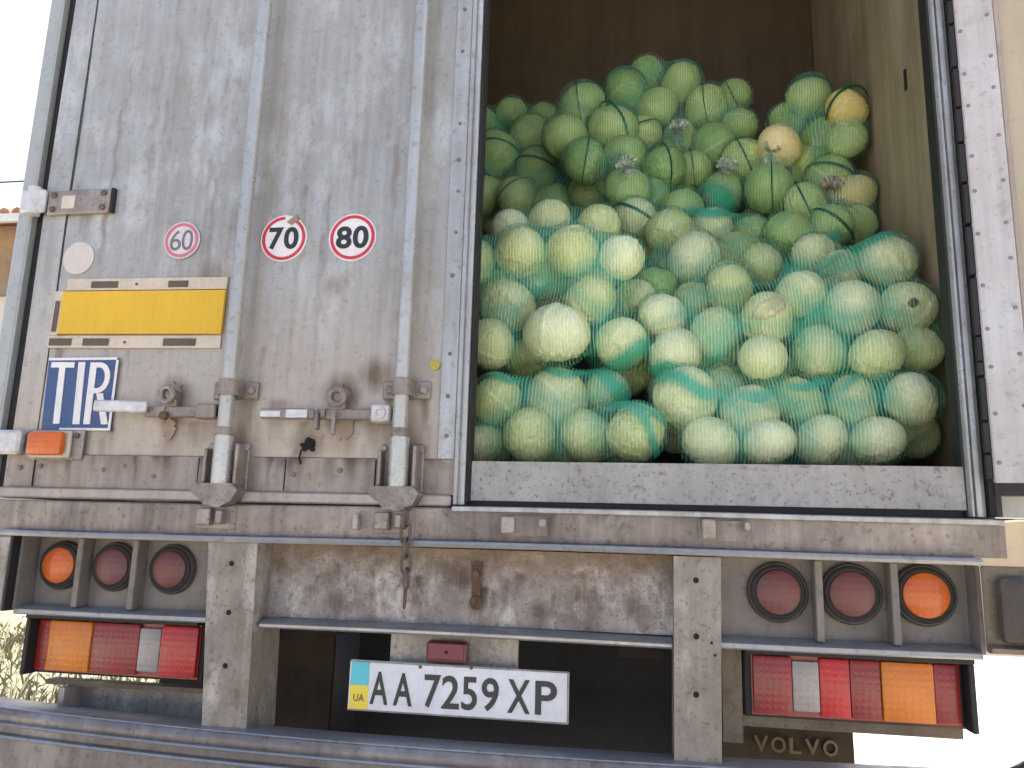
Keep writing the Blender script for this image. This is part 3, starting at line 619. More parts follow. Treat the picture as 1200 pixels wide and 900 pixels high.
def signs():
    rt = ((-0.9, 0, 1.64), Matrix.Rotation(R(0.8), 3, 'Y'))
    p = MB().box(-1.133, -0.651, -0.0125, -0.004, 1.578, 1.698, 0.001, rot=rt).build('reflective_plate', M['yellow'], T)
    mb = MB().box(-1.128, -0.652, -0.007, -0.003, 1.702, 1.735, rot=rt); mb.box(-1.163, -0.652, -0.007, -0.003, 1.540, 1.574, rot=rt); mb.box(-1.160, -1.1365, -0.007, -0.003, 1.575, 1.70, rot=rt)
    mb.build('border_strip', M['cream'], p)
    for (x0, x1, z0, z1) in ((-1.053, -0.972, 1.708, 1.727), (-0.822, -0.764, 1.708, 1.726), (-1.156, -1.088, 1.546, 1.566), (-1.054, -0.976, 1.546, 1.566), (-0.816, -0.722, 1.546, 1.566), (-1.155, -1.141, 1.585, 1.672)):
        MB().box(x0, x1, -0.0084, -0.0072, z0, z1, rot=rt).build('dark_segment', M['brownseg'], p)
    mb = MB().bolt(-0.915, -0.007, 1.718, 0.004, 0.003); mb.bolt(-0.93, -0.007, 1.556, 0.004, 0.003); mb.build('screw', M['chain'], p)
    # TIR plate
    p = MB().prism([(-1.150, 1.515), (-0.946, 1.514), (-0.939, 1.317), (-1.144, 1.320)], -0.007, -0.002).build('tir_plate', M['blue'], T)
    mb = MB().box(-1.1495, -0.9455, -0.0083, -0.0072, 1.508, 1.5148); mb.box(-0.9475, -0.9405, -0.0083, -0.0072, 1.3242, 1.5078); mb.box(-1.09, -0.9405, -0.0083, -0.0072, 1.3175, 1.324)
    mb.build('plate_border', M['white'], p)
    y0, y1 = -0.0094, -0.0072
    MB().prism([(-1.139, 1.503), (-1.070, 1.502), (-1.070, 1.487), (-1.096, 1.4875), (-1.091, 1.335), (-1.110, 1.335), (-1.114, 1.488), (-1.139, 1.488)], y0, y1).build('letter_t', M['white'], p)
    MB().prism([(-1.058, 1.502), (-1.038, 1.502), (-1.032, 1.334), (-1.052, 1.334)], y0, y1).build('letter_i', M['white'], p)
    mb = MB().prism([(-1.022, 1.501), (-1.003, 1.501), (-1.001, 1.334), (-1.020, 1.334)], y0, y1)
    n = 14; out = [(-1.0028, 1.501)] + [(-0.993+0.034*math.sin(math.pi*k/n), 1.459+0.042*math.cos(math.pi*k/n)) for k in range(n+1)] + [(-1.0018, 1.417)]
    inn = [(-1.0019, 1.431)] + [(-0.993+0.019*math.sin(math.pi*(n-k)/n), 1.459+0.028*math.cos(math.pi*(n-k)/n)) for k in range(n+1)] + [(-1.0027, 1.487)]
    mb.prism(out+inn, y0, y1); mb.prism([(-0.993, 1.4168), (-0.974, 1.4168), (-0.949, 1.334), (-0.968, 1.334)], y0, y1)
    mb.build('letter_r', M['white'], p)
    # round speed stickers
    for (cx, cz, r, txt, tw, th, cr, ct, bold) in ((-0.799, 1.841, 0.049, '60', 0.066, 0.058, M['fadedred'], M['faded'], 0.0), (-0.503, 1.836, 0.061, '70', 0.083, 0.062, M['red'], M['ink'], 0.03), (-0.311, 1.832, 0.061, '80', 0.088, 0.062, M['red'], M['ink'], 0.03)):
        s = MB().lathe((cx, -0.003, cz), [(r+0.004, 0.002), (r+0.004, -0.0006)], 48).build('speed_sticker', M['white'] if r > .05 else M['oldwhite'], T)
        mb = MB(); n = 56; bm = mb.bm; rr = (r, r-0.0085)
        a = [[bm.verts.new((cx+q*math.cos(6.28318*k/n), y, cz+q*math.sin(6.28318*k/n))) for k in range(n)] for q in rr for y in (-0.0036, -0.0046)]
        for k in range(n):
            j = (k+1) % n
            if txt == '70' and 9 < k < 14: continue         # the rim is torn here
            bm.faces.new((a[1][k], a[1][j], a[3][j], a[3][k])); bm.faces.new((a[0][k], a[0][j], a[1][j], a[1][k])); bm.faces.new((a[2][k], a[3][k], a[3][j], a[2][j]))
        mb.build('rim', cr, s, smooth=0)
        for k, ch in enumerate(txt):
            inst('numeral', text_mesh(ch, th, 0.0008, ct, tw*0.49, bold), (cx+(k-0.5)*tw*0.52, -0.0042, cz), s)
        if txt == '70':
            MB().prism([(cx+.005, cz+.045), (cx+.03, cz+.066), (cx+.04, cz+.05), (cx+.02, cz+.036)], -0.0052, -0.0047).build('torn_smear', M['grease'], s)
signs()

def sill_and_beam():
    MB().sheet(0.0305, 1.1325, 1.156, 1.250, 0.0, 140, 14, 0.05, 0.0012, 21).build('threshold_board', M['sill'], T)
    MB().box(0.0, 1.19, 0.01, 0.06, 1.139, 1.1555).build('threshold_gap', M['rubber'], T)
    bw = lambda x: (0.003*math.sin(x*4.1), 0.0022*math.sin(x*3.1+1))
    b = MB().profile([(0.04, 1.134), (-0.028, 1.134), (-0.032, 1.130), (-0.032, 1.062), (-0.030, 1.058), (0.04, 1.058)], -1.235, 1.190, 80, bw).build('rear_beam', M['beam'], T)
    MB().profile([(0.0, 1.1385), (-0.038, 1.1385), (-0.042, 1.136), (-0.042, 1.127), (-0.038, 1.1245), (-0.0335, 1.1245), (-0.0335, 1.1345), (0.0, 1.1345)], -0.004, 1.187, 50, bw).build('top_lip', M['alu'], b)
    MB().profile([(0.05, 1.0575), (-0.052, 1.0575), (-0.062, 1.056), (-0.064, 1.050), (-0.061, 1.043), (-0.05, 1.0415), (0.05, 1.0415)], -1.185, 1.13, 60, bw).build('bottom_lip', M['lip'], b)
    for x0 in (0.112, 0.560): MB().box(x0, x0+0.111, -0.040, -0.0355, 1.076, 1.120).build('keeper_plate', M['beam'], b)
    for (x0, x1, z0, z1) in ((0.117, 0.147, 1.080, 1.117), (0.204, 0.220, 1.095, 1.114), (0.567, 0.596, 1.080, 1.122), (0.657, 0.669, 1.099, 1.118), (-0.240, -0.226, 1.078, 1.117)):
        MB().box(x0, x1, -0.062, -0.0402, z0, z1, 0.003).build('keeper_stud', M['rail'], b)
sill_and_beam()

def rear_panel():
    f = M['frame']
    def post(x0t, x1t, x0b, x1b, zb):
        mb = MB().prism([(x0t, 1.0405), (x1t, 1.0405), (x1b, zb), (x0b, zb)], -0.05, -0.043)
        mb.prism([(x1t-0.008, 1.0405), (x1t, 1.0405), (x1b, zb), (x1b-0.008, zb)], -0.0428, 0.10); mb.prism([(x0t, 1.0405), (x0t+0.008, 1.0405), (x0b+0.008, zb), (x0b, zb)], -0.0428, 0.10)
        return mb.build('bumper_post', f, T)
    l = post(-0.607, -0.479, -0.577, -0.467, 0.60); r = post(0.505, 0.606, 0.5015, 0.599, 0.60)
    hl = MB().lathe((0, 0, 0), [(0.0065, 0.001), (0.0065, -0.0006)], 12).mesh('bolt_hole', M['hole'])
    rm = MB().ring((0, 0, 0), (0, 1, 0), 0.008, 0.0016, 14, 5).mesh('hole_rim', M['chain'])
    for x, z in ((-0.541, 0.991), (-0.537, 0.877), (-0.533, 0.756)): inst('bolt_hole', hl, (x, -0.0502, z), l)
    for x, z in ((0.552, 0.990), (0.551, 0.872), (0.549, 0.753)): inst('bolt_hole', hl, (x, -0.0502, z), r)
    for x, z in ((0.59, 0.835), (0.583, 0.86)): inst('bolt_hole', hl, (x, -0.0501, z), r, scale=(.5, 1, .5))
    # middle channel
    c = MB().sheet(-0.4785, 0.5045, 0.864, 1.0405, 0.03, 220, 40, 0.03, 0.0022, 31).build('middle_channel', M['channel'], T)
    stains(c, [(-0.104, 0.97, 0.03, 0.10, 0.9), (0.05, 0.95, 0.025, 0.09, 1.0), (0.0, 0.97, 0.05, 0, 0.6), (-0.30, 0.90, 0.035, 0, 0.5), (0.30, 0.93, 0.06, 0, 0.5), (0.42, 0.92, 0.03, 0, 0.6), (0.20, 0.90, 0.03, 0, 0.5)] + [(rnd.uniform(-.47, .5), rnd.uniform(.93, 1.04), rnd.uniform(.004, .02), rnd.uniform(.03, .12), rnd.uniform(.2, .55)) for k in range(22)])
    bw = lambda x: (0.003*math.sin(x*5), 0.002*math.sin(x*4+2))
    MB().profile([(0.028, 0.8625), (-0.022, 0.858), (-0.030, 0.852), (-0.030, 0.846), (-0.026, 0.842), (-0.020, 0.8425), (0.028, 0.850)], -0.4665, 0.5005, 50, bw).build('channel_lip', M['lip'], c)
    # lamp boxes
    for (x0, x1, div) in ((-1.128, -0.6075, (-0.976, -0.822)), (0.6065, 1.128, (0.815, 0.970))):
        b = MB().sheet(x0, x1, 0.866, 1.0405, 0.028, 50, 16, 0.03, 0.0008, int(x0*10+40)).build('lamp_box', M['lampbox'], T)
        MB().profile([(0.027, 0.872), (-0.022, 0.866), (-0.030, 0.861), (-0.031, 0.852), (-0.027, 0.8485), (0.027, 0.8485)], x0-0.004, x1+0.001, 30, bw).build('box_lip', M['lip'], b)
        for x in div: MB().box(x-0.008, x+0.008, -0.018, 0.0275, 0.869, 1.040, 0.002).build('divider', M['lampbox'], b)
        e = x0-0.0045 if x0 < 0 else x1+0.0035
        MB().box(e-0.004, e+0.004, -0.03, 0.06, 0.86, 1.0405).build('box_side', M['lampbox'], b)
    for x, z, k in ((-1.050, 0.969, 'lorange'), (-0.898, 0.970, 'ldark'), (-0.738, 0.969, 'ldark'), (0.733, 0.968, 'ldark'), (0.888, 0.970, 'ldark'), (1.039, 0.973, 'lorange')):
        s = 0.94 if x < 0 else 1.0; cx = x
        o = MB().lathe((cx, 0.027, z), [(0.066*s, 0.0), (0.066*s, -0.010), (0.062*s, -0.016), (0.055*s, -0.016), (0.051*s, -0.010), (0.051*s, -0.004)], 36).build('round_lamp', M['bezel'], T)
        MB().ring((cx, 0.012, z), (0, 1, 0), 0.0535*s, 0.0070, 36, 8).build('rubber_rim', M['rubber'], o)
        MB().lathe((cx, 0.022, z), [(0.0505*s, 0.0), (0.0505*s, -0.010), (0.047*s, -0.018), (0.036*s, -0.023), (0.018*s, -0.026), (0.004, -0.027)], 36).build('lens', M[k], o)
    # rectangular tail lights
    z0, z1 = 0.708, 0.830
    for (h0, h1, seg) in ((-1.116, -0.640, ((-1.103, -1.0685, 'lred'), (-1.068, -0.9465, 'lamber'), (-0.946, -0.8155, 'lred'), (-0.815, -0.7565, 'lclear'), (-0.756, -0.656, 'lredhot'))),
                          (0.658, 1.122, ((0.677, 0.7595, 'lred'), (0.760, 0.8165, 'lclear'), (0.817, 0.880, 'lredhot'), (0.8805, 0.9435, 'lred'), (0.944, 1.0495, 'lamber'), (1.050, 1.101, 'lred')))):
        t = MB().box(h0, h1, 0.045, 0.10, 0.698, 0.8475, 0.004).build('tail_light', M['rubber'], T)
        MB().box(h0, h1, -0.005, 0.044, 0.836, 0.8478, 0.002).build('visor', M['rubber'], t)
        e = h1-0.012 if h0 > 0 else h0
        MB().box(e, e+0.012, 0.0, 0.0445, 0.698, 0.8355, 0.002).build('side_cheek', M['rubber'], t)
        for (a, b_, k) in seg:
            q = 0.004 if k in ('lclear',) else 0.0
            MB().box(a, b_, 0.030 - (0.004 if k == 'lamber' else 0), 0.0448, z0+q*2, z1-q*2, 0.004, seg=2).build('lens', M[k], t)
        MB().box(seg[0][0]-.003, seg[-1][1]+.003, 0.0405, 0.0449, z0-0.004, z1+0.003).build('lens_base', M['lred'], t)
    # dirty carrier under the lights
    for (a, b_, y) in ((0.618, 1.115, 0.07), ):
        MB().box(a, b_, y, y+0.02, 0.672, 0.697, 0.002).build('light_carrier', M['olive'], T)
    MB().box(0.612, 0.655, 0.05, 0.06, 0.64, 0.86).build('light_carrier', M['olive'], T)
    p = MB().sheet(-1.03, -0.590, 0.55, 0.664, 0.12, 20, 6, 0.02, 0.003, 4).build('lower_panel', M['frame'], T)
    MB().box(-1.10, -0.590, 0.08, 0.12, 0.664, 0.676).build('panel_flange', M['olive'], p)
    MB().box(-1.035, -1.02, 0.05, 0.119, 0.59, 0.663).build('panel_strut', M['rail'], p)
    # end pads
    p = MB().box(1.130, 1.325, -0.055, -0.045, 0.866, 1.0405, 0.004).build('buffer_plate', M['olive'], T)
    MB().box(1.150, 1.31, -0.085, -0.0555, 0.888, 1.020, 0.014, seg=2).build('rubber_buffer', M['pad'], p)
    MB().profile([(-0.0555, 0.868), (-0.075, 0.868), (-0.078, 0.878), (-0.0555, 0.884)], 1.13, 1.325).build('plate_rib', M['olive'], p)
    p = MB().box(-1.33, -1.148, -0.055, -0.045, 0.856, 1.0405, 0.004).build('buffer_plate', M['frame'], T)
    MB().box(-1.146, -1.139, -0.055, 0.08, 0.856, 1.0405).build('plate_shadow_strip', M['rubber'], p)  # black strip stands in for the shadow beside the buffer plate
    MB().box(-1.32, -1.21, -0.085, -0.0555, 0.878, 1.020, 0.014, seg=2).build('rubber_buffer', M['pad'], p)
rear_panel()

def number_plate():
    b = MB().box(-0.158, 0.150, 0.03, 0.045, 0.768, 0.8405, 0.002).build('plate_bracket', M['olive'] if 0 else M['frame'], T)
    l = MB().box(-0.062, 0.034, -0.001, 0.0295, 0.781, 0.828, 0.005).build('plate_lamp', M['ldark'], T)
    MB().box(-0.056, 0.028, -0.006, -0.0012, 0.789, 0.826, 0.002).build('lamp_cover', plain('maroon_cover', (0.19, 0.03, 0.055), 0.4), l)
    MB().bolt(-0.012, -0.006, 0.806, 0.004, 0.003).build('screw', M['hole'], l)
    rt = ((0, 0, 0.723), Matrix.Rotation(R(0.15), 3, 'Y'))
    p = MB().box(-0.2405, 0.2735, -0.012, -0.004, 0.668, 0.779, 0.002, rot=rt).build('license_plate', M['plate'], T)
    mb = MB(); y0, y1 = -0.0135, -0.0121
    mb.box(-0.2402, 0.2732, y0, y1, 0.7755, 0.7787); mb.box(-0.2402, 0.2732, y0, y1, 0.6684, 0.6716); mb.box(0.2700, 0.2732, y0, y1, 0.6718, 0.7753)
    mb.build('plate_edge', M['frame'], p)
    MB().box(-0.236, -0.192, -0.0128, -0.0121, 0.7245, 0.7752).build('flag_band', M['platecyan'], p)
    MB().box(-0.236, -0.192, -0.0128, -0.0121, 0.6719, 0.7243).build('flag_band', M['plateyellow'], p)
    inst('country_code', text_mesh('UA', 0.016, 0.0006, M['brownseg'], 0.026, 0.01), (-0.214, -0.0131, 0.697), p)
    X = lambda px: -0.24 + (px-411)/256*0.513
    for ch, a, b_ in (('A', 436.5, 459.5), ('A', 464.5, 488.5), ('7', 501, 521.5), ('2', 521.5, 543.5), ('5', 545, 564), ('9', 568, 589), ('X', 597.5, 625), ('P', 629, 655)):
        inst('plate_character', text_mesh(ch, 0.072, 0.0012, M['ink'], (X(b_)-X(a))*0.94, 0.016), ((X(a)+X(b_))/2, -0.0128, 0.7205), p)
    mb = MB(); mb.bolt(0.05, -0.012, 0.776, .004, .004); mb.bolt(-0.07, -0.012, 0.772, .004, .004); mb.build('plate_screw', M['chain'], p)
number_plate()

def underrun():
    bw = lambda x: (0.05*x*x-0.01, 0.006*x*x if x < 0 else 0.0)
    prof = [(0.03, 0.612), (-0.055, 0.617), (-0.072, 0.613), (-0.080, 0.604), (-0.082, 0.594), (-0.080, 0.586), (-0.088, 0.583), (-0.089, 0.577), (-0.080, 0.574), (-0.079, 0.560), (-0.090, 0.556), (-0.091, 0.549), (-0.080, 0.546), (-0.078, 0.440), (0.03, 0.440)]
    b = MB().profile(prof, -1.24, 1.05, 90, bw).build('underrun_bar', M['lowbar'], T)
    MB().profile([(0.0, 0.6185), (-0.058, 0.6195), (-0.073, 0.616), (-0.0745, 0.6135), (-0.058, 0.6172), (0.0, 0.6165)], -1.23, 0.95, 60, bw).build('top_edge_highlight', M['lip'], b)  # lighter strip paints the highlight along the bar's top edge
    MB().profile([(-0.0892, 0.5835), (-0.0915, 0.580), (-0.0892, 0.5765)], -1.23, 1.04, 60, bw).build('flange_edge', M['lip'], b)
    MB().profile([(-0.0912, 0.5565), (-0.0935, 0.552), (-0.0912, 0.5485)], -1.23, 1.04, 60, bw).build('flange_edge', M['lip'], b)
    for s in (-1, 1):
        pts = ([(0.98, -0.06, 0.607), (1.03, -0.065, 0.617)] if s > 0 else []) + [(s*((1.065 if s > 0 else 1.115)+0.2*math.sin(t)), -0.07, 0.628+0.2*(1-math.cos(t))) for t in [i*0.12 for i in range(0, 13)]]
        MB().tube(pts, 0.008, 12).build('end_hoop', M['rubber'], b)
underrun()

def chassis():
    d = M['dark']
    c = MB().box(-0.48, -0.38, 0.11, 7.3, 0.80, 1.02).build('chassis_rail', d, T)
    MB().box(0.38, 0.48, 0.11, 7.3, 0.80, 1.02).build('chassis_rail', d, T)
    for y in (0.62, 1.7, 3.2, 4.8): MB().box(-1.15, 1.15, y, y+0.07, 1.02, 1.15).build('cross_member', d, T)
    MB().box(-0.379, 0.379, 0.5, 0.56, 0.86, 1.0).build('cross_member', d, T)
    MB().sheet(-0.455, 0.598, 0.18, 1.015, 0.66, 30, 20, 0.02, 0.004, 17).build('underside_shade_sheet', M['rubber'], T)  # added black sheet, stands in for the deep shade under the body
    def wheel(x, y, z, axis='x', w=0.28):
        o = MB().lathe((x, y, z), [(0.27, -w/2+.02), (0.44, -w/2), (0.49, -w/2+0.04), (0.505, 0), (0.49, w/2-0.04), (0.44, w/2), (0.27, w/2-.02)], 40, axis).build('wheel', M['rubber'], T)
        MB().lathe((x, y, z), [(0.268, -w/2+.06), (0.18, -w/2+.10), (0.10, -w/2+.08), (0.10, w/2-.05), (0.268, w/2-.04)], 32, axis).build('rim', d, o)
    for s in (-1, 1):
        wheel(s*1.07, 1.95, 0.505); wheel(s*0.75, 1.95, 0.505); wheel(s*1.05, 6.3, 0.505)
    MB().tube([(-1.1, 1.95, 0.505), (1.1, 1.95, 0.505)], 0.08, 14).build('axle', d, T)
    MB().tube([(-1.1, 6.3, 0.505), (1.1, 6.3, 0.505)], 0.06, 14).build('axle', d, T)
    MB().sheet(0.60, 0.985, 0.22, 0.98, 0.50, 20, 30, 0.012, 0.006, 12).build('mudflap', M['flap'], T)
    f = T.children[-1] if T.children else None
    fl = [o for o in T.children if o.name.startswith('mudflap')][0]
    for ch, x in zip('VOLVO', (0.748, 0.793, 0.836, 0.880, 0.926)):
        inst('flap_letter', text_mesh(ch, 0.040, 0.006, M['flapletter'], 0.037 if ch != 'L' else 0.03, 0.02), (x, 0.492, 0.546), fl)
    MB().sheet(-1.0, -0.46, 0.22, 0.98, 0.45, 20, 30, 0.012, 0.006, 13).build('mudflap', M['flap'], T)
chassis()

# ------------------------------------------------------------------ hanging chain and rusty hasp
def hanging():
    def link(c, L, w, r, turn, name, par):
        n = 20; pts = []
        for k in range(n):
            t = 6.28318*k/n; x = w*math.cos(t); z = (L/2-w)*(1 if math.sin(t) >= 0 else -1) + w*math.sin(t)
            pts.append(Vector((x, 0, z)))
        m = Matrix.Rotation(turn, 3, 'Z'); mb = MB(); bm = mb.bm; rings = []
        for i in range(n):
            a = pts[i-1]; b = pts[(i+1) % n]; t = (b-a).normalized(); s = t.cross(Vector((0, 1, 0)))
            rings.append([bm.verts.new(Vector(c) + m @ (pts[i] + s*r*math.cos(6.283*k/7) + Vector((0, 1, 0))*r*math.sin(6.283*k/7))) for k in range(7)])
        for i in range(n):
            for k in range(7): bm.faces.new((rings[i][k], rings[i][(k+1) % 7], rings[(i+1) % n][(k+1) % 7], rings[(i+1) % n][k]))
        return mb.build(name, M['chain'], par, smooth=60)
    t = thing('chain', 'short rusty iron chain hanging from the foot of the second locking bar', 'chain', (0, 0, 0))
    z = 1.108
    for k in range(5):
        link((-0.104+0.002*k, -0.082+0.002*k, z), 0.046, 0.0105, 0.0036, R(8 if k % 2 else 82), 'chain_link', t); z -= 0.034
    MB().tube([(-0.097, -0.072, z+.016), (-0.099, -0.071, z-0.03), (-0.098, -0.070, z-0.034)], [0.005, 0.0035, 0.002], 8).build('end_pin', M['rust'], t)
    t = thing('hasp', 'small rusty hasp with an iron ring hanging on the middle of the bumper panel', 'hasp')
    MB().prism([(0.036, 1.012), (0.062, 1.012), (0.060, 0.925), (0.040, 0.925)], 0.010, 0.016).build('strap', M['rust'], t)
    MB().ring((0.050, 0.008, 0.918), (0.1, 1, 0.15), 0.012, 0.0042, 18, 7).build('ring', M['rust'], t)
    MB().lathe((0.049, 0.009, 0.985), [(0.008, 0.002), (0.008, -0.006), (0.004, -0.008)], 10).build('rivet', M['chain'], t)
hanging()

# ------------------------------------------------------------------ cabbages: position (metres), radius; second list = heads buried behind them
LOAD = {
 'A': ([(0.040,0.244,1.442,0.074), (0.203,0.308,1.453,0.092), (0.002,0.240,1.321,0.060), (0.137,0.218,1.340,0.077), (0.286,0.238,1.343,0.074), (0.419,0.191,1.349,0.078), (0.338,0.360,1.489,0.065)],
       [(0.075,0.473,1.424), (-0.025,0.402,1.325), (0.182,0.413,1.325), (0.339,0.418,1.325), (0.329,0.551,1.437)]),
 'B': ([(-0.065,0.334,1.874,0.075), (0.082,0.328,1.897,0.082), (0.236,0.325,1.899,0.081), (0.377,0.330,1.875,0.068), (0.146,0.453,1.863,0.070), (0.042,0.362,1.746,0.085), (0.286,0.341,1.752,0.078), (0.007,0.298,1.615,0.075), (0.200,0.269,1.635,0.094), (0.380,0.330,1.621,0.076), (0.090,0.430,1.602,0.071), (0.149,0.490,2.066,0.069), (0.020,0.490,2.036,0.067), (0.303,0.490,2.037,0.071), (0.414,0.479,1.792,0.069)],
       [(-0.017,0.503,1.824), (0.272,0.526,1.847), (0.153,0.629,1.811), (0.383,0.511,1.580), (0.067,0.627,1.552), (0.322,0.679,1.987), (0.383,0.652,1.742)]),
 'C': ([(0.549,0.250,1.450,0.087), (0.715,0.274,1.412,0.080), (0.848,0.287,1.447,0.069), (0.981,0.289,1.442,0.073), (1.116,0.265,1.447,0.073), (0.607,0.198,1.321,0.075), (0.751,0.182,1.322,0.065), (0.886,0.229,1.335,0.070), (1.019,0.223,1.336,0.067), (1.161,0.389,1.369,0.061), (0.661,0.380,1.507,0.066), (0.794,0.390,1.496,0.063)],
       [(0.535,0.407,1.398), (0.876,0.458,1.397), (1.030,0.507,1.410), (0.749,0.398,1.325), (0.999,0.378,1.325), (1.030,0.640,1.325), (0.653,0.577,1.454)]),
 'D': ([(0.493,0.386,1.710,0.075), (0.642,0.361,1.658,0.074), (0.772,0.309,1.681,0.074), (0.689,0.427,1.803,0.074), (0.753,0.266,1.558,0.069), (0.524,0.324,1.583,0.080), (0.908,0.340,1.590,0.078), (1.041,0.276,1.567,0.073), (1.157,0.316,1.594,0.065), (0.870,0.352,1.758,0.073), (1.004,0.355,1.719,0.081), (1.147,0.347,1.713,0.075), (1.120,0.400,1.867,0.078), (1.013,0.484,1.869,0.064), (0.591,0.512,1.795,0.064), (0.961,0.570,1.949,0.072)],
       [(0.519,0.590,1.663), (0.655,0.510,1.614), (0.683,0.611,1.739), (0.529,0.506,1.520), (0.867,0.522,1.540), (1.030,0.542,1.563), (0.822,0.542,1.714), (0.978,0.525,1.711), (1.030,0.646,1.814), (0.569,0.720,1.745), (1.001,0.785,1.894)]),
 'E': ([(0.527,0.686,2.087,0.084), (0.602,0.608,1.963,0.092), (0.666,0.785,2.136,0.078), (0.813,0.639,1.945,0.078), (0.743,0.736,2.023,0.076), (0.411,0.737,2.164,0.075), (0.806,0.821,2.121,0.070), (0.577,0.840,2.239,0.075), (0.465,0.915,2.316,0.074), (0.694,0.545,1.866,0.067), (0.477,0.570,1.860,0.072), (0.733,0.967,2.348,0.081)],
       [(0.497,0.838,2.034), (0.712,0.900,1.973), (0.378,0.907,2.110), (0.826,1.045,2.075)]),
 'F': ([(0.915,0.734,2.085,0.084), (1.003,0.684,1.995,0.068), (1.055,0.731,2.112,0.077), (1.146,0.817,2.137,0.074), (0.987,0.817,2.221,0.078), (1.087,0.882,2.347,0.083), (1.153,0.809,2.257,0.069)],
       [(0.881,0.908,2.021), (1.029,0.878,2.067), (1.030,1.071,2.298)]),
 'G': ([(1.055,0.993,2.731,0.082), (1.145,0.836,2.583,0.077), (1.110,1.043,2.574,0.089), (0.924,0.883,2.481,0.085), (0.887,0.887,2.321,0.093), (0.813,1.000,2.482,0.088), (1.034,0.994,2.440,0.087), (1.141,0.840,2.469,0.070), (0.996,1.127,2.705,0.076)],
       [(0.948,1.067,2.559), (1.030,1.227,2.534), (0.906,1.118,2.416), (0.875,1.082,2.266), (1.030,1.207,2.378)]),
 'H': ([(0.455,1.214,3.006,0.078), (0.594,1.187,2.936,0.090), (0.364,1.153,2.901,0.087), (0.496,1.151,2.810,0.089), (0.692,1.145,2.802,0.091), (0.808,1.223,2.877,0.076), (0.816,1.143,2.706,0.074), (0.711,1.093,2.599,0.095), (0.513,0.947,2.444,0.088), (0.628,1.040,2.477,0.081), (0.427,1.123,2.675,0.091), (0.590,1.168,2.678,0.082)],
       [(0.393,1.335,2.851), (0.787,1.397,2.827), (0.531,1.119,2.382), (0.596,1.254,2.431), (0.392,1.338,2.628)]),
 'I': ([(0.195,1.077,2.795,0.099), (0.323,1.001,2.652,0.098), (0.134,1.022,2.639,0.090), (0.226,0.895,2.461,0.088), (0.370,0.961,2.504,0.086), (0.383,0.802,2.296,0.087), (0.229,1.040,2.397,0.085)],
       [(0.241,1.237,2.744), (0.306,1.210,2.600), (0.205,1.203,2.479), (0.356,1.146,2.445), (0.372,1.002,2.237), (0.254,1.221,2.330)]),
 'J': ([(-0.150,1.400,2.975,0.073), (-0.175,1.200,2.673,0.100), (-0.045,1.300,2.797,0.095), (0.000,1.214,2.597,0.095), (-0.224,1.220,2.491,0.093), (-0.073,1.152,2.446,0.093), (0.087,1.119,2.391,0.095), (-0.291,1.400,2.924,0.085), (-0.007,1.420,2.943,0.076)],
       [(-0.166,1.394,2.623), (-0.192,1.381,2.441), (0.122,1.309,2.341), (-0.268,1.598,2.874)]),
}
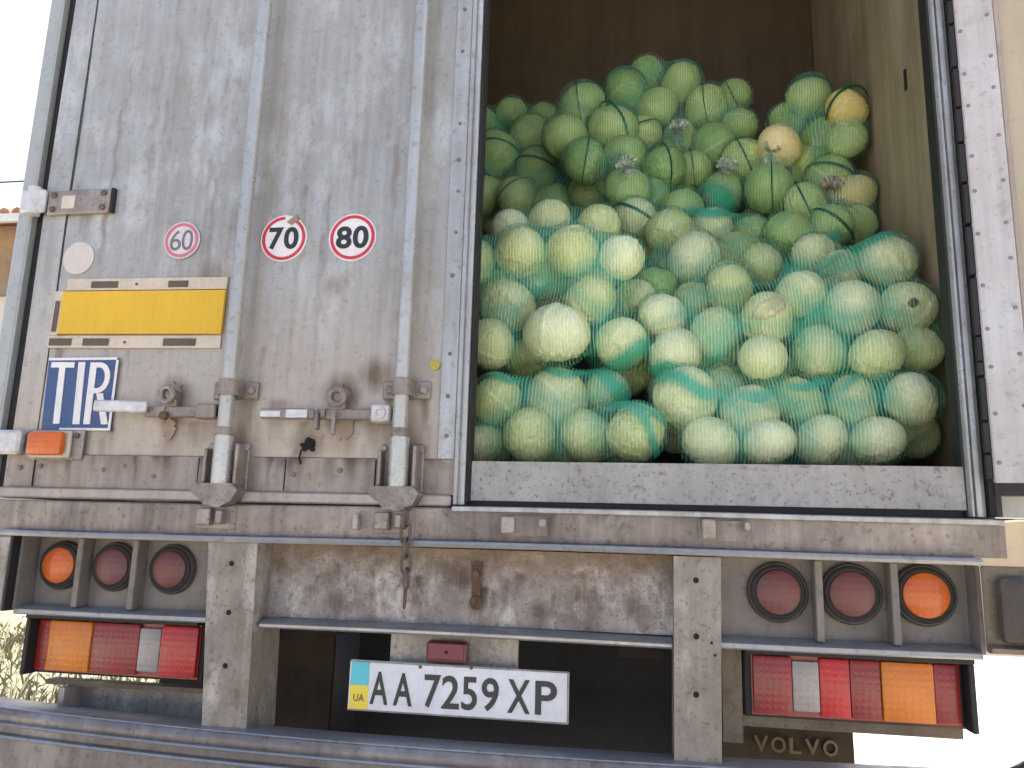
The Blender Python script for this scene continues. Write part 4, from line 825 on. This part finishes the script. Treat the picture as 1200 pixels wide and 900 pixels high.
def cabbage_mesh(seed, sub=5, mat=None):
    rs = np.random.default_rng(seed); bm = bmesh.new(); bmesh.ops.create_icosphere(bm, subdivisions=sub, radius=1.0)
    me = bpy.data.meshes.new('cabbage'); bm.to_mesh(me); bm.free()
    n = len(me.vertices); co = np.empty(n*3); me.vertices.foreach_get('co', co); co = co.reshape(-1, 3)
    d = co/np.linalg.norm(co, axis=1, keepdims=True)
    th = np.arccos(np.clip(-d[:, 2], -1, 1)); ph = np.arctan2(d[:, 1], d[:, 0])   # th from the stalk
    r = np.ones(n); leaf = np.full(n, 0.3); vein = np.zeros(n)
    NL = 8; top = np.zeros(n)
    for i in range(NL):
        p0 = i*2.39996 + rs.uniform(-.25, .25); dph = (ph-p0+np.pi) % (2*np.pi)-np.pi
        reach = rs.uniform(2.05, 2.9) if i > 2 else 3.2
        half = rs.uniform(1.05, 1.45); wob = rs.uniform(0, 6.28, 3)
        edge_t = reach*(1-0.28*(np.abs(dph)/half)**2.4) + 0.05*np.sin(9*dph+wob[0]) + 0.035*np.sin(17*dph+wob[1])
        lat = np.abs(dph)*np.minimum(1, np.sin(np.clip(th, 0, np.pi))*1.1+0.05)
        inside = np.minimum(edge_t-th, (half-np.abs(dph))*np.sin(np.clip(th, .05, 3.09))*1.0 + 0.0)
        inside = np.where(th < 0.25, 0.3, inside)
        m = inside > 0
        h = 0.013*(i+1)
        edge = np.exp(-np.clip(inside, 0, None)/0.055)
        rib = np.exp(-(lat/(0.055*(1.25-th/3.6)))**2)*np.clip(1.2-th/2.4, 0, 1)
        s = th*7.5 - lat*6.0
        side = np.clip(np.cos(s*2*np.pi/2.6)-0.80, 0, 1)*5*np.clip(1-lat/1.3, 0, 1)*np.clip((th-0.3)*2, 0, 1)
        fine = np.clip(np.cos(th*26+dph*13+wob[2])-0.75, 0, 1)*1.4
        rr = 1 + h + 0.042*edge + 0.020*rib + 0.005*side + 0.012*np.sin(dph*3+wob[2])*np.sin(th*2)
        r = np.where(m, rr, r); lf = rs.uniform(0, 1)
        leaf = np.where(m, lf, leaf); vein = np.where(m, np.clip(rib+0.55*side+0.3*fine+0.35*edge, 0, 1), vein)
    r += 0.02*np.sin(d[:, 0]*2.3+rs.uniform(0, 6))+0.02*np.sin(d[:, 1]*2.7+rs.uniform(0, 6))
    stalk = np.exp(-(th/0.16)**4); r = r*(1+0.05*stalk); vein = np.maximum(vein, 0.4*stalk)
    sc = np.array([1+rs.uniform(-.05, .05), 1+rs.uniform(-.05, .05), 0.94+rs.uniform(-.06, .04)])
    co = d*r[:, None]*sc; co /= np.percentile(np.linalg.norm(co, axis=1), 99) * 0.985
    me.vertices.foreach_set('co', co.astype(np.float32).ravel())
    for nm, a in (('leaf', leaf), ('vein', vein)):
        at = me.attributes.new(nm, 'FLOAT', 'POINT'); at.data.foreach_set('value', a.astype(np.float32))
    me.polygons.foreach_set('use_smooth', [True]*len(me.polygons)); me.materials.append(mat or M['cab']); me.update()
    return me
CABS = [cabbage_mesh(100+k) for k in range(8)]
GREEN = [cabbage_mesh(120+k, mat=M['cabgreen']) for k in range(7)]
PEEL = [cabbage_mesh(200+k, mat=M['cabpeel']) for k in range(2)]
LOWC = [cabbage_mesh(300+k, 4) for k in range(3)]

SACK = {'A': 'bottom left sack', 'B': 'tall left sack', 'C': 'bottom right sack', 'D': 'large right sack', 'E': 'middle sack',
        'F': 'slumped wall sack', 'G': 'top wall sack', 'H': 'top centre sack', 'I': 'knotted sack', 'J': 'dim far left sack'}
NETL = {'A': 'small net sack of cabbages on the threshold beside the closed door edge',
        'B': 'tall net sack of cabbages stacked on the small one by the closed door edge',
        'C': 'long net sack of cabbages on the threshold with a teal fold across it',
        'D': 'large pale net sack of cabbages lying on the long bottom one by the wall',
        'E': 'net sack of cabbages sunk in the middle of the load, with a knot on top',
        'F': 'slumped net sack of cabbages with a brown knot against the plywood wall',
        'G': 'topmost net sack by the plywood wall, with two cream coloured heads',
        'H': 'topmost net sack in the centre of the heap with a white knot',
        'I': 'net sack left of the heap centre with a pale knot at its foot',
        'J': 'dim net sack farthest back beside the closed door edge'}
ORD = ['first', 'second', 'third', 'fourth', 'fifth', 'sixth', 'seventh', 'eighth']
PEELED = {('G', 1): 'cream cabbage nearest the plywood wall at the top of the heap', ('G', 3): 'cream cabbage high up by the wall, just above a green head with a dark band',
          ('F', 6): 'small cream cabbage beside the brown knot at the plywood wall'}
SPECIAL = {('D', 2): 'pale cabbage with a torn yellow leaf in the large right sack', ('A', 1): 'broad cabbage showing its round stalk in the bottom left sack',
           ('D', 11): 'cabbage with a small dark hole, next to the wall in the large right sack'}
def random_rot(r):
    return Quaternion((r.gauss(0, 1), r.gauss(0, 1), r.gauss(0, 1), r.gauss(0, 1))).normalized()
def place(me, p, rad, q):
    o = bpy.data.objects.new('cabbage', me); COL.objects.link(o); o.location = p; o.scale = (rad,)*3
    o.rotation_mode = 'QUATERNION'; o.rotation_quaternion = q; return o
def load():
    r = random.Random(77)
    for key, (front, back) in LOAD.items():
        names = {}; rows = []                                             # heads sorted into rows from the top down
        order = sorted(range(len(front)), key=lambda i: -front[i][2])
        for i in order:
            if rows and abs(front[rows[-1][0]][2]-front[i][2]) < 0.062: rows[-1].append(i)
            else: rows.append([i])
        for ri, row in enumerate(rows):
            row.sort(key=lambda i: front[i][0])
            for ci, i in enumerate(row):
                x, y, z, rad = front[i]; q = random_rot(r); me = CABS[r.randrange(8)] if key in 'ABCD' or (key == 'E' and i < 6) else GREEN[r.randrange(7)]
                where = ('lowest row' if ri == len(rows)-1 else 'top row' if ri == 0 else f'{ORD[ri]} row down')
                which = 'only cabbage' if len(row) == 1 else f'{ORD[ci]} cabbage from the left'
                lab = f'{which} in the {where} of the {SACK[key]}'
                names[i] = ('only one' if len(row) == 1 else ORD[ci]) + f' in the {where} of the {SACK[key]}'.replace(' row down', ' row')
                if (key, i) in PEELED: me = PEEL[i % 2]; lab = PEELED[(key, i)]
                if (key, i) in SPECIAL: lab = SPECIAL[(key, i)]
                if (key, i) == ('A', 1): q = Quaternion((1, 0, 0), R(-97))
                if (key, i) == ('A', 1): q = Vector((0, 0, -1)).rotation_difference(Vector((0.12, -1, -0.05)))
                o = place(me, (x, y, z), rad, q); tag(o, lab, 'cabbage', 'cabbages in the ' + SACK[key])
                if (key, i) == ('D', 11):
                    MB().lathe((0, 0, 0), [(0.012, 0.012), (0.012, 0), (0.004, -0.003)], 10).build('rot_spot', M['brownseg'], None)
                    h = [b for b in COL.objects if b.name.startswith('rot_spot')][-1]; h.parent = o; h.matrix_parent_inverse = Matrix()
                    h.matrix_local = o.matrix_basis.inverted() @ Matrix.Translation((x-0.005, y-rad*0.985, z-0.005))
                if (key, i) == ('D', 2):
                    mb = MB(); bm = mb.bm; n, m_ = 9, 5; g = []
                    for a in range(n):
                        rw = []
                        for c in range(m_):
                            u = -0.55+1.1*a/(n-1); v = (c/(m_-1)-0.5)*math.sqrt(max(0.02, 1-(u/0.58)**2))*1.15
                            k = 1.05+0.10*abs(v)+0.025*math.sin(a*1.7+c)
                            dirv = Vector((math.sin(u*1.15)+0.08*v, -math.cos(u)*math.cos(v*0.55), 0.10+math.sin(v*0.55)+0.10*math.sin(u*3))).normalized()
                            rw.append(bm.verts.new(dirv*rad*k))
                        g.append(rw)
                    for a in range(n-1):
                        for c in range(m_-1): bm.faces.new((g[a][c], g[a+1][c], g[a+1][c+1], g[a][c+1]))
                    lf = mb.build('torn_leaf', M['leafy'], o, smooth=80)
                    sd = lf.modifiers.new('thickness', 'SOLIDIFY'); sd.thickness = 0.0025
                    lf.matrix_local = o.matrix_basis.inverted() @ Matrix.Translation((x, y, z)) @ Matrix.Rotation(R(-12), 4, 'Y')
        free = set(range(len(front)))
        for (x, y, z) in back:
            o = place(LOWC[r.randrange(3)], (x, y, z), 0.080, random_rot(r))
            i = min(free, key=lambda i: (front[i][0]-x)**2+(front[i][2]-z)**2); free.discard(i)
            tag(o, 'cabbage hidden behind the ' + names[i], 'cabbage', 'cabbages buried in the ' + SACK[key])
load()

# ------------------------------------------------------------------ nets drawn over the heads of each sack
FOLDS = [('C', 0, 0, 14, 0.020, 0.25), ('C', 1, 0, -10, 0.022, 0.45), ('C', 2, 0, -3, 0.014, 0.5), ('C', 3, 0, -25, 0.010, 0.7), ('A', 5, 0, 52, 0.011, 0.25), ('A', 5, 0, 10, 0.010, 0.62), ('A', 6, 0, 30, 0.03, 0.2),
         ('A', 1, 0, 4, 0.012, 0.85), ('A', 0, 0, 4, 0.012, 0.85), ('D', 12, 0, -40, 0.024, 0.9), ('D', 13, 0, -30, 0.03, 0.3), ('B', 9, 0, -20, 0.02, -0.7), ('D', 5, 0, 8, 0.015, -0.8), ('E', 2, 0, 10, 0.02, 0.5), ('F', 1, 0, -30, 0.02, 0.4)]
def net(key):
    front, back = LOAD[key]
    S = np.array([list(f) for f in front] + [list(b)+[0.080] for b in back])
    P, Rr = S[:, :3], S[:, 3]*1.005
    c = P.mean(0); lo, hi = (P-Rr[:, None]).min(0), (P+Rr[:, None]).max(0); ext = (hi-lo)/2; c = (hi+lo)/2
    bm = bmesh.new(); bmesh.ops.create_icosphere(bm, subdivisions=6, radius=1.0)
    me = bpy.data.meshes.new('net_sack'); bm.to_mesh(me); bm.free()
    n = len(me.vertices); co = np.empty(n*3); me.vertices.foreach_get('co', co); d = co.reshape(-1, 3)
    D = d*ext; D = D/np.linalg.norm(D, axis=1, keepdims=True)
    kk = 0.034 if key in 'ABCD' else 0.026 if key == 'E' else 0.010
    def sdf(X):
        a = np.linalg.norm(X[:, None]-P[None], axis=2)-Rr[None]
        mn = a.min(1)
        return mn - kk*np.log(np.exp(-(a-mn[:, None])/kk).sum(1)) - 0.0035 + kk*0.25, mn
    t = np.full(n, np.linalg.norm(ext)*1.15); live = np.ones(n, bool)
    for it in range(60):                                    # walk in from outside until the skin is met
        s, _ = sdf(c+D*t[:, None]); step = np.where(s > 0.0008, np.clip(s*0.7, 0.001, 0.05), 0); t -= step
        t = np.maximum(t, 0.03)
    # pull the skin taut: average the distance along the edges, never sinking into a head
    e = np.empty(len(me.edges)*2, int); me.edges.foreach_get('vertices', e); e = e.reshape(-1, 2)
    deg = np.bincount(e.ravel(), minlength=n)
    q = P-c; pr = D @ q.T; disc = (Rr*1.04+0.003)[None]**2-((q**2).sum(1)[None]-pr**2)   # where each ray leaves the heads
    t0 = np.where(disc > 0, pr+np.sqrt(np.clip(disc, 0, None)), 0.03).max(1); t = np.maximum(t, t0)
    for it in range(26):
        A = np.zeros(n); np.add.at(A, e[:, 0], t[e[:, 1]]); np.add.at(A, e[:, 1], t[e[:, 0]]); A /= deg
        t = np.maximum(t*0.4+A*0.6, t0)
    X = c+D*t[:, None]
    X[:, 0] = np.minimum(X[:, 0], 1.2265); X[:, 2] = np.maximum(X[:, 2], 1.2425)
    a = (np.linalg.norm(X[:, None]-P[None], axis=2)-Rr[None]).min(1)
    ga = np.clip((a-0.008)/0.045, 0, 1)*(1.0 if key in 'ABCDE' else 0.55) + {'E': .13, 'F': .12, 'G': .12, 'H': .10, 'I': .13, 'J': .15}.get(key, 0.05)   # the upper sacks are of a denser net
    for (k3, i) in PEELED:
        if k3 == key: ga = np.where(np.linalg.norm(X-P[i], axis=1) < Rr[i]*1.22, -0.5, ga)
    for (kk2, i, tilt, roll, wd, off) in FOLDS:               # places where the net lies doubled over
        if kk2 != key: continue
        m = np.array((Matrix.Rotation(R(roll), 3, 'Y') @ Matrix.Rotation(R(tilt), 3, 'X')))
        q = (X-P[i]) @ m; near = np.clip(1.45-np.linalg.norm(X-P[i], axis=1)/(Rr[i]*1.1), 0, 0.4)/0.4
        hgt = q[:, 2]-off*Rr[i]+0.18*Rr[i]*np.sin(q[:, 0]*31+i)
        ga = np.maximum(ga, near*np.clip(1.5-np.abs(hgt)/wd, 0, 1)*(q[:, 1] < 0))
    me.vertices.foreach_set('co', (X-c).astype(np.float32).ravel())
    at = me.attributes.new('gather', 'FLOAT', 'POINT'); at.data.foreach_set('value', ga.astype(np.float32))
    me.polygons.foreach_set('use_smooth', [True]*len(me.polygons)); me.materials.append(M['net']); me.update()
    o = bpy.data.objects.new('net_sack', me); COL.objects.link(o); o.location = c
    tag(o, NETL[key], 'net sack', 'net sacks of cabbages')
    return o, c
NETS = {k: net(k) for k in LOAD}

def strand(key, i, tilt, roll, w=0.006, arc=(-1.5, 1.5), mat='strand'):
    """a dark fold of the net drawn round one head"""
    o, c = NETS[key]; x, y, z, rad = LOAD[key][0][i]; p = Vector((x, y, z))-Vector(c)
    m = Matrix.Rotation(R(roll), 3, 'Y') @ Matrix.Rotation(R(tilt), 3, 'X')
    pts = [p + m @ Vector((math.sin(t), -math.cos(t), 0.05*math.sin(t*1.7+i)))*(rad*1.03+0.003) for t in [arc[0]+(arc[1]-arc[0])*k/18 for k in range(19)]]
    MB().tube(pts, [w*(0.55+0.45*math.sin(math.pi*k/18)) for k in range(19)], 8, flat=0.35).build('folded_strand', M[mat], o, smooth=80)
for a in (('H', 1, -38, 4), ('H', 2, -42, -8), ('H', 4, 10, 84), ('H', 5, 15, 70), ('H', 9, 6, 80), ('H', 10, -6, -28), ('I', 0, 6, 88), ('I', 3, -8, 95), ('I', 1, -15, 60),
          ('G', 0, -24, 12), ('G', 1, -30, -30), ('G', 4, 4, 88), ('G', 5, 5, 70), ('J', 1, -6, 8), ('J', 3, -5, 12), ('J', 5, -18, -35), ('F', 4, 12, 65), ('F', 2, 8, 40), ('F', 5, -10, 20), ('E', 5, -5, 30), ('H', 8, -12, 78)):
    strand(*a, w=0.0055)
def tuft(key, p, s, aim, mat):
    """the gathered, tied mouth of a sack"""
    o, c = NETS[key]; mb = MB(); bm = mb.bm; r = random.Random(int(p[0]*1000)); n = 44; rings = []
    ax = Vector(aim).normalized(); q = Vector((0, 0, 1)).rotation_difference(ax); base = Vector(p)-Vector(c)
    for k, (h, rad, amp) in enumerate(((-1.5, 1.0, .05), (-0.6, .55, .12), (0, .26, .10), (.35, .38, .3), (.8, .75, .42), (1.15, 1.0, .5), (1.2, 1.25, .55))):
        rings.append([bm.verts.new(base + q @ (Vector((math.cos(6.28318*j/n), math.sin(6.28318*j/n), 0))*s*rad*(1+amp*math.sin(j*2.2+k*.7)*r.uniform(.5, 1)) + Vector((0, 0, s*(h+amp*0.5*math.cos(j*2.9+k)))))) for j in range(n)])
    for k in range(6):
        for j in range(n): bm.faces.new((rings[k][j], rings[k][(j+1) % n], rings[k+1][(j+1) % n], rings[k+1][j]))
    t = mb.build('tied_neck', M[mat], o, smooth=60)
for a in (('H', (0.575, 1.065, 2.66), 0.026, (0.0, -1, 0.35), 'tuft'), ('I', (0.385, 0.705, 2.335), 0.026, (-0.1, -1, 0.3), 'tuft'), ('E', (0.735, 0.885, 2.40), 0.026, (0, -1, 0.35), 'tuft'),
          ('G', (0.885, 0.835, 2.435), 0.022, (0.1, -1, 0.4), 'tuft'), ('F', (1.075, 0.80, 2.27), 0.026, (-0.1, -1, 0.5), 'cream')):
    tuft(*a)
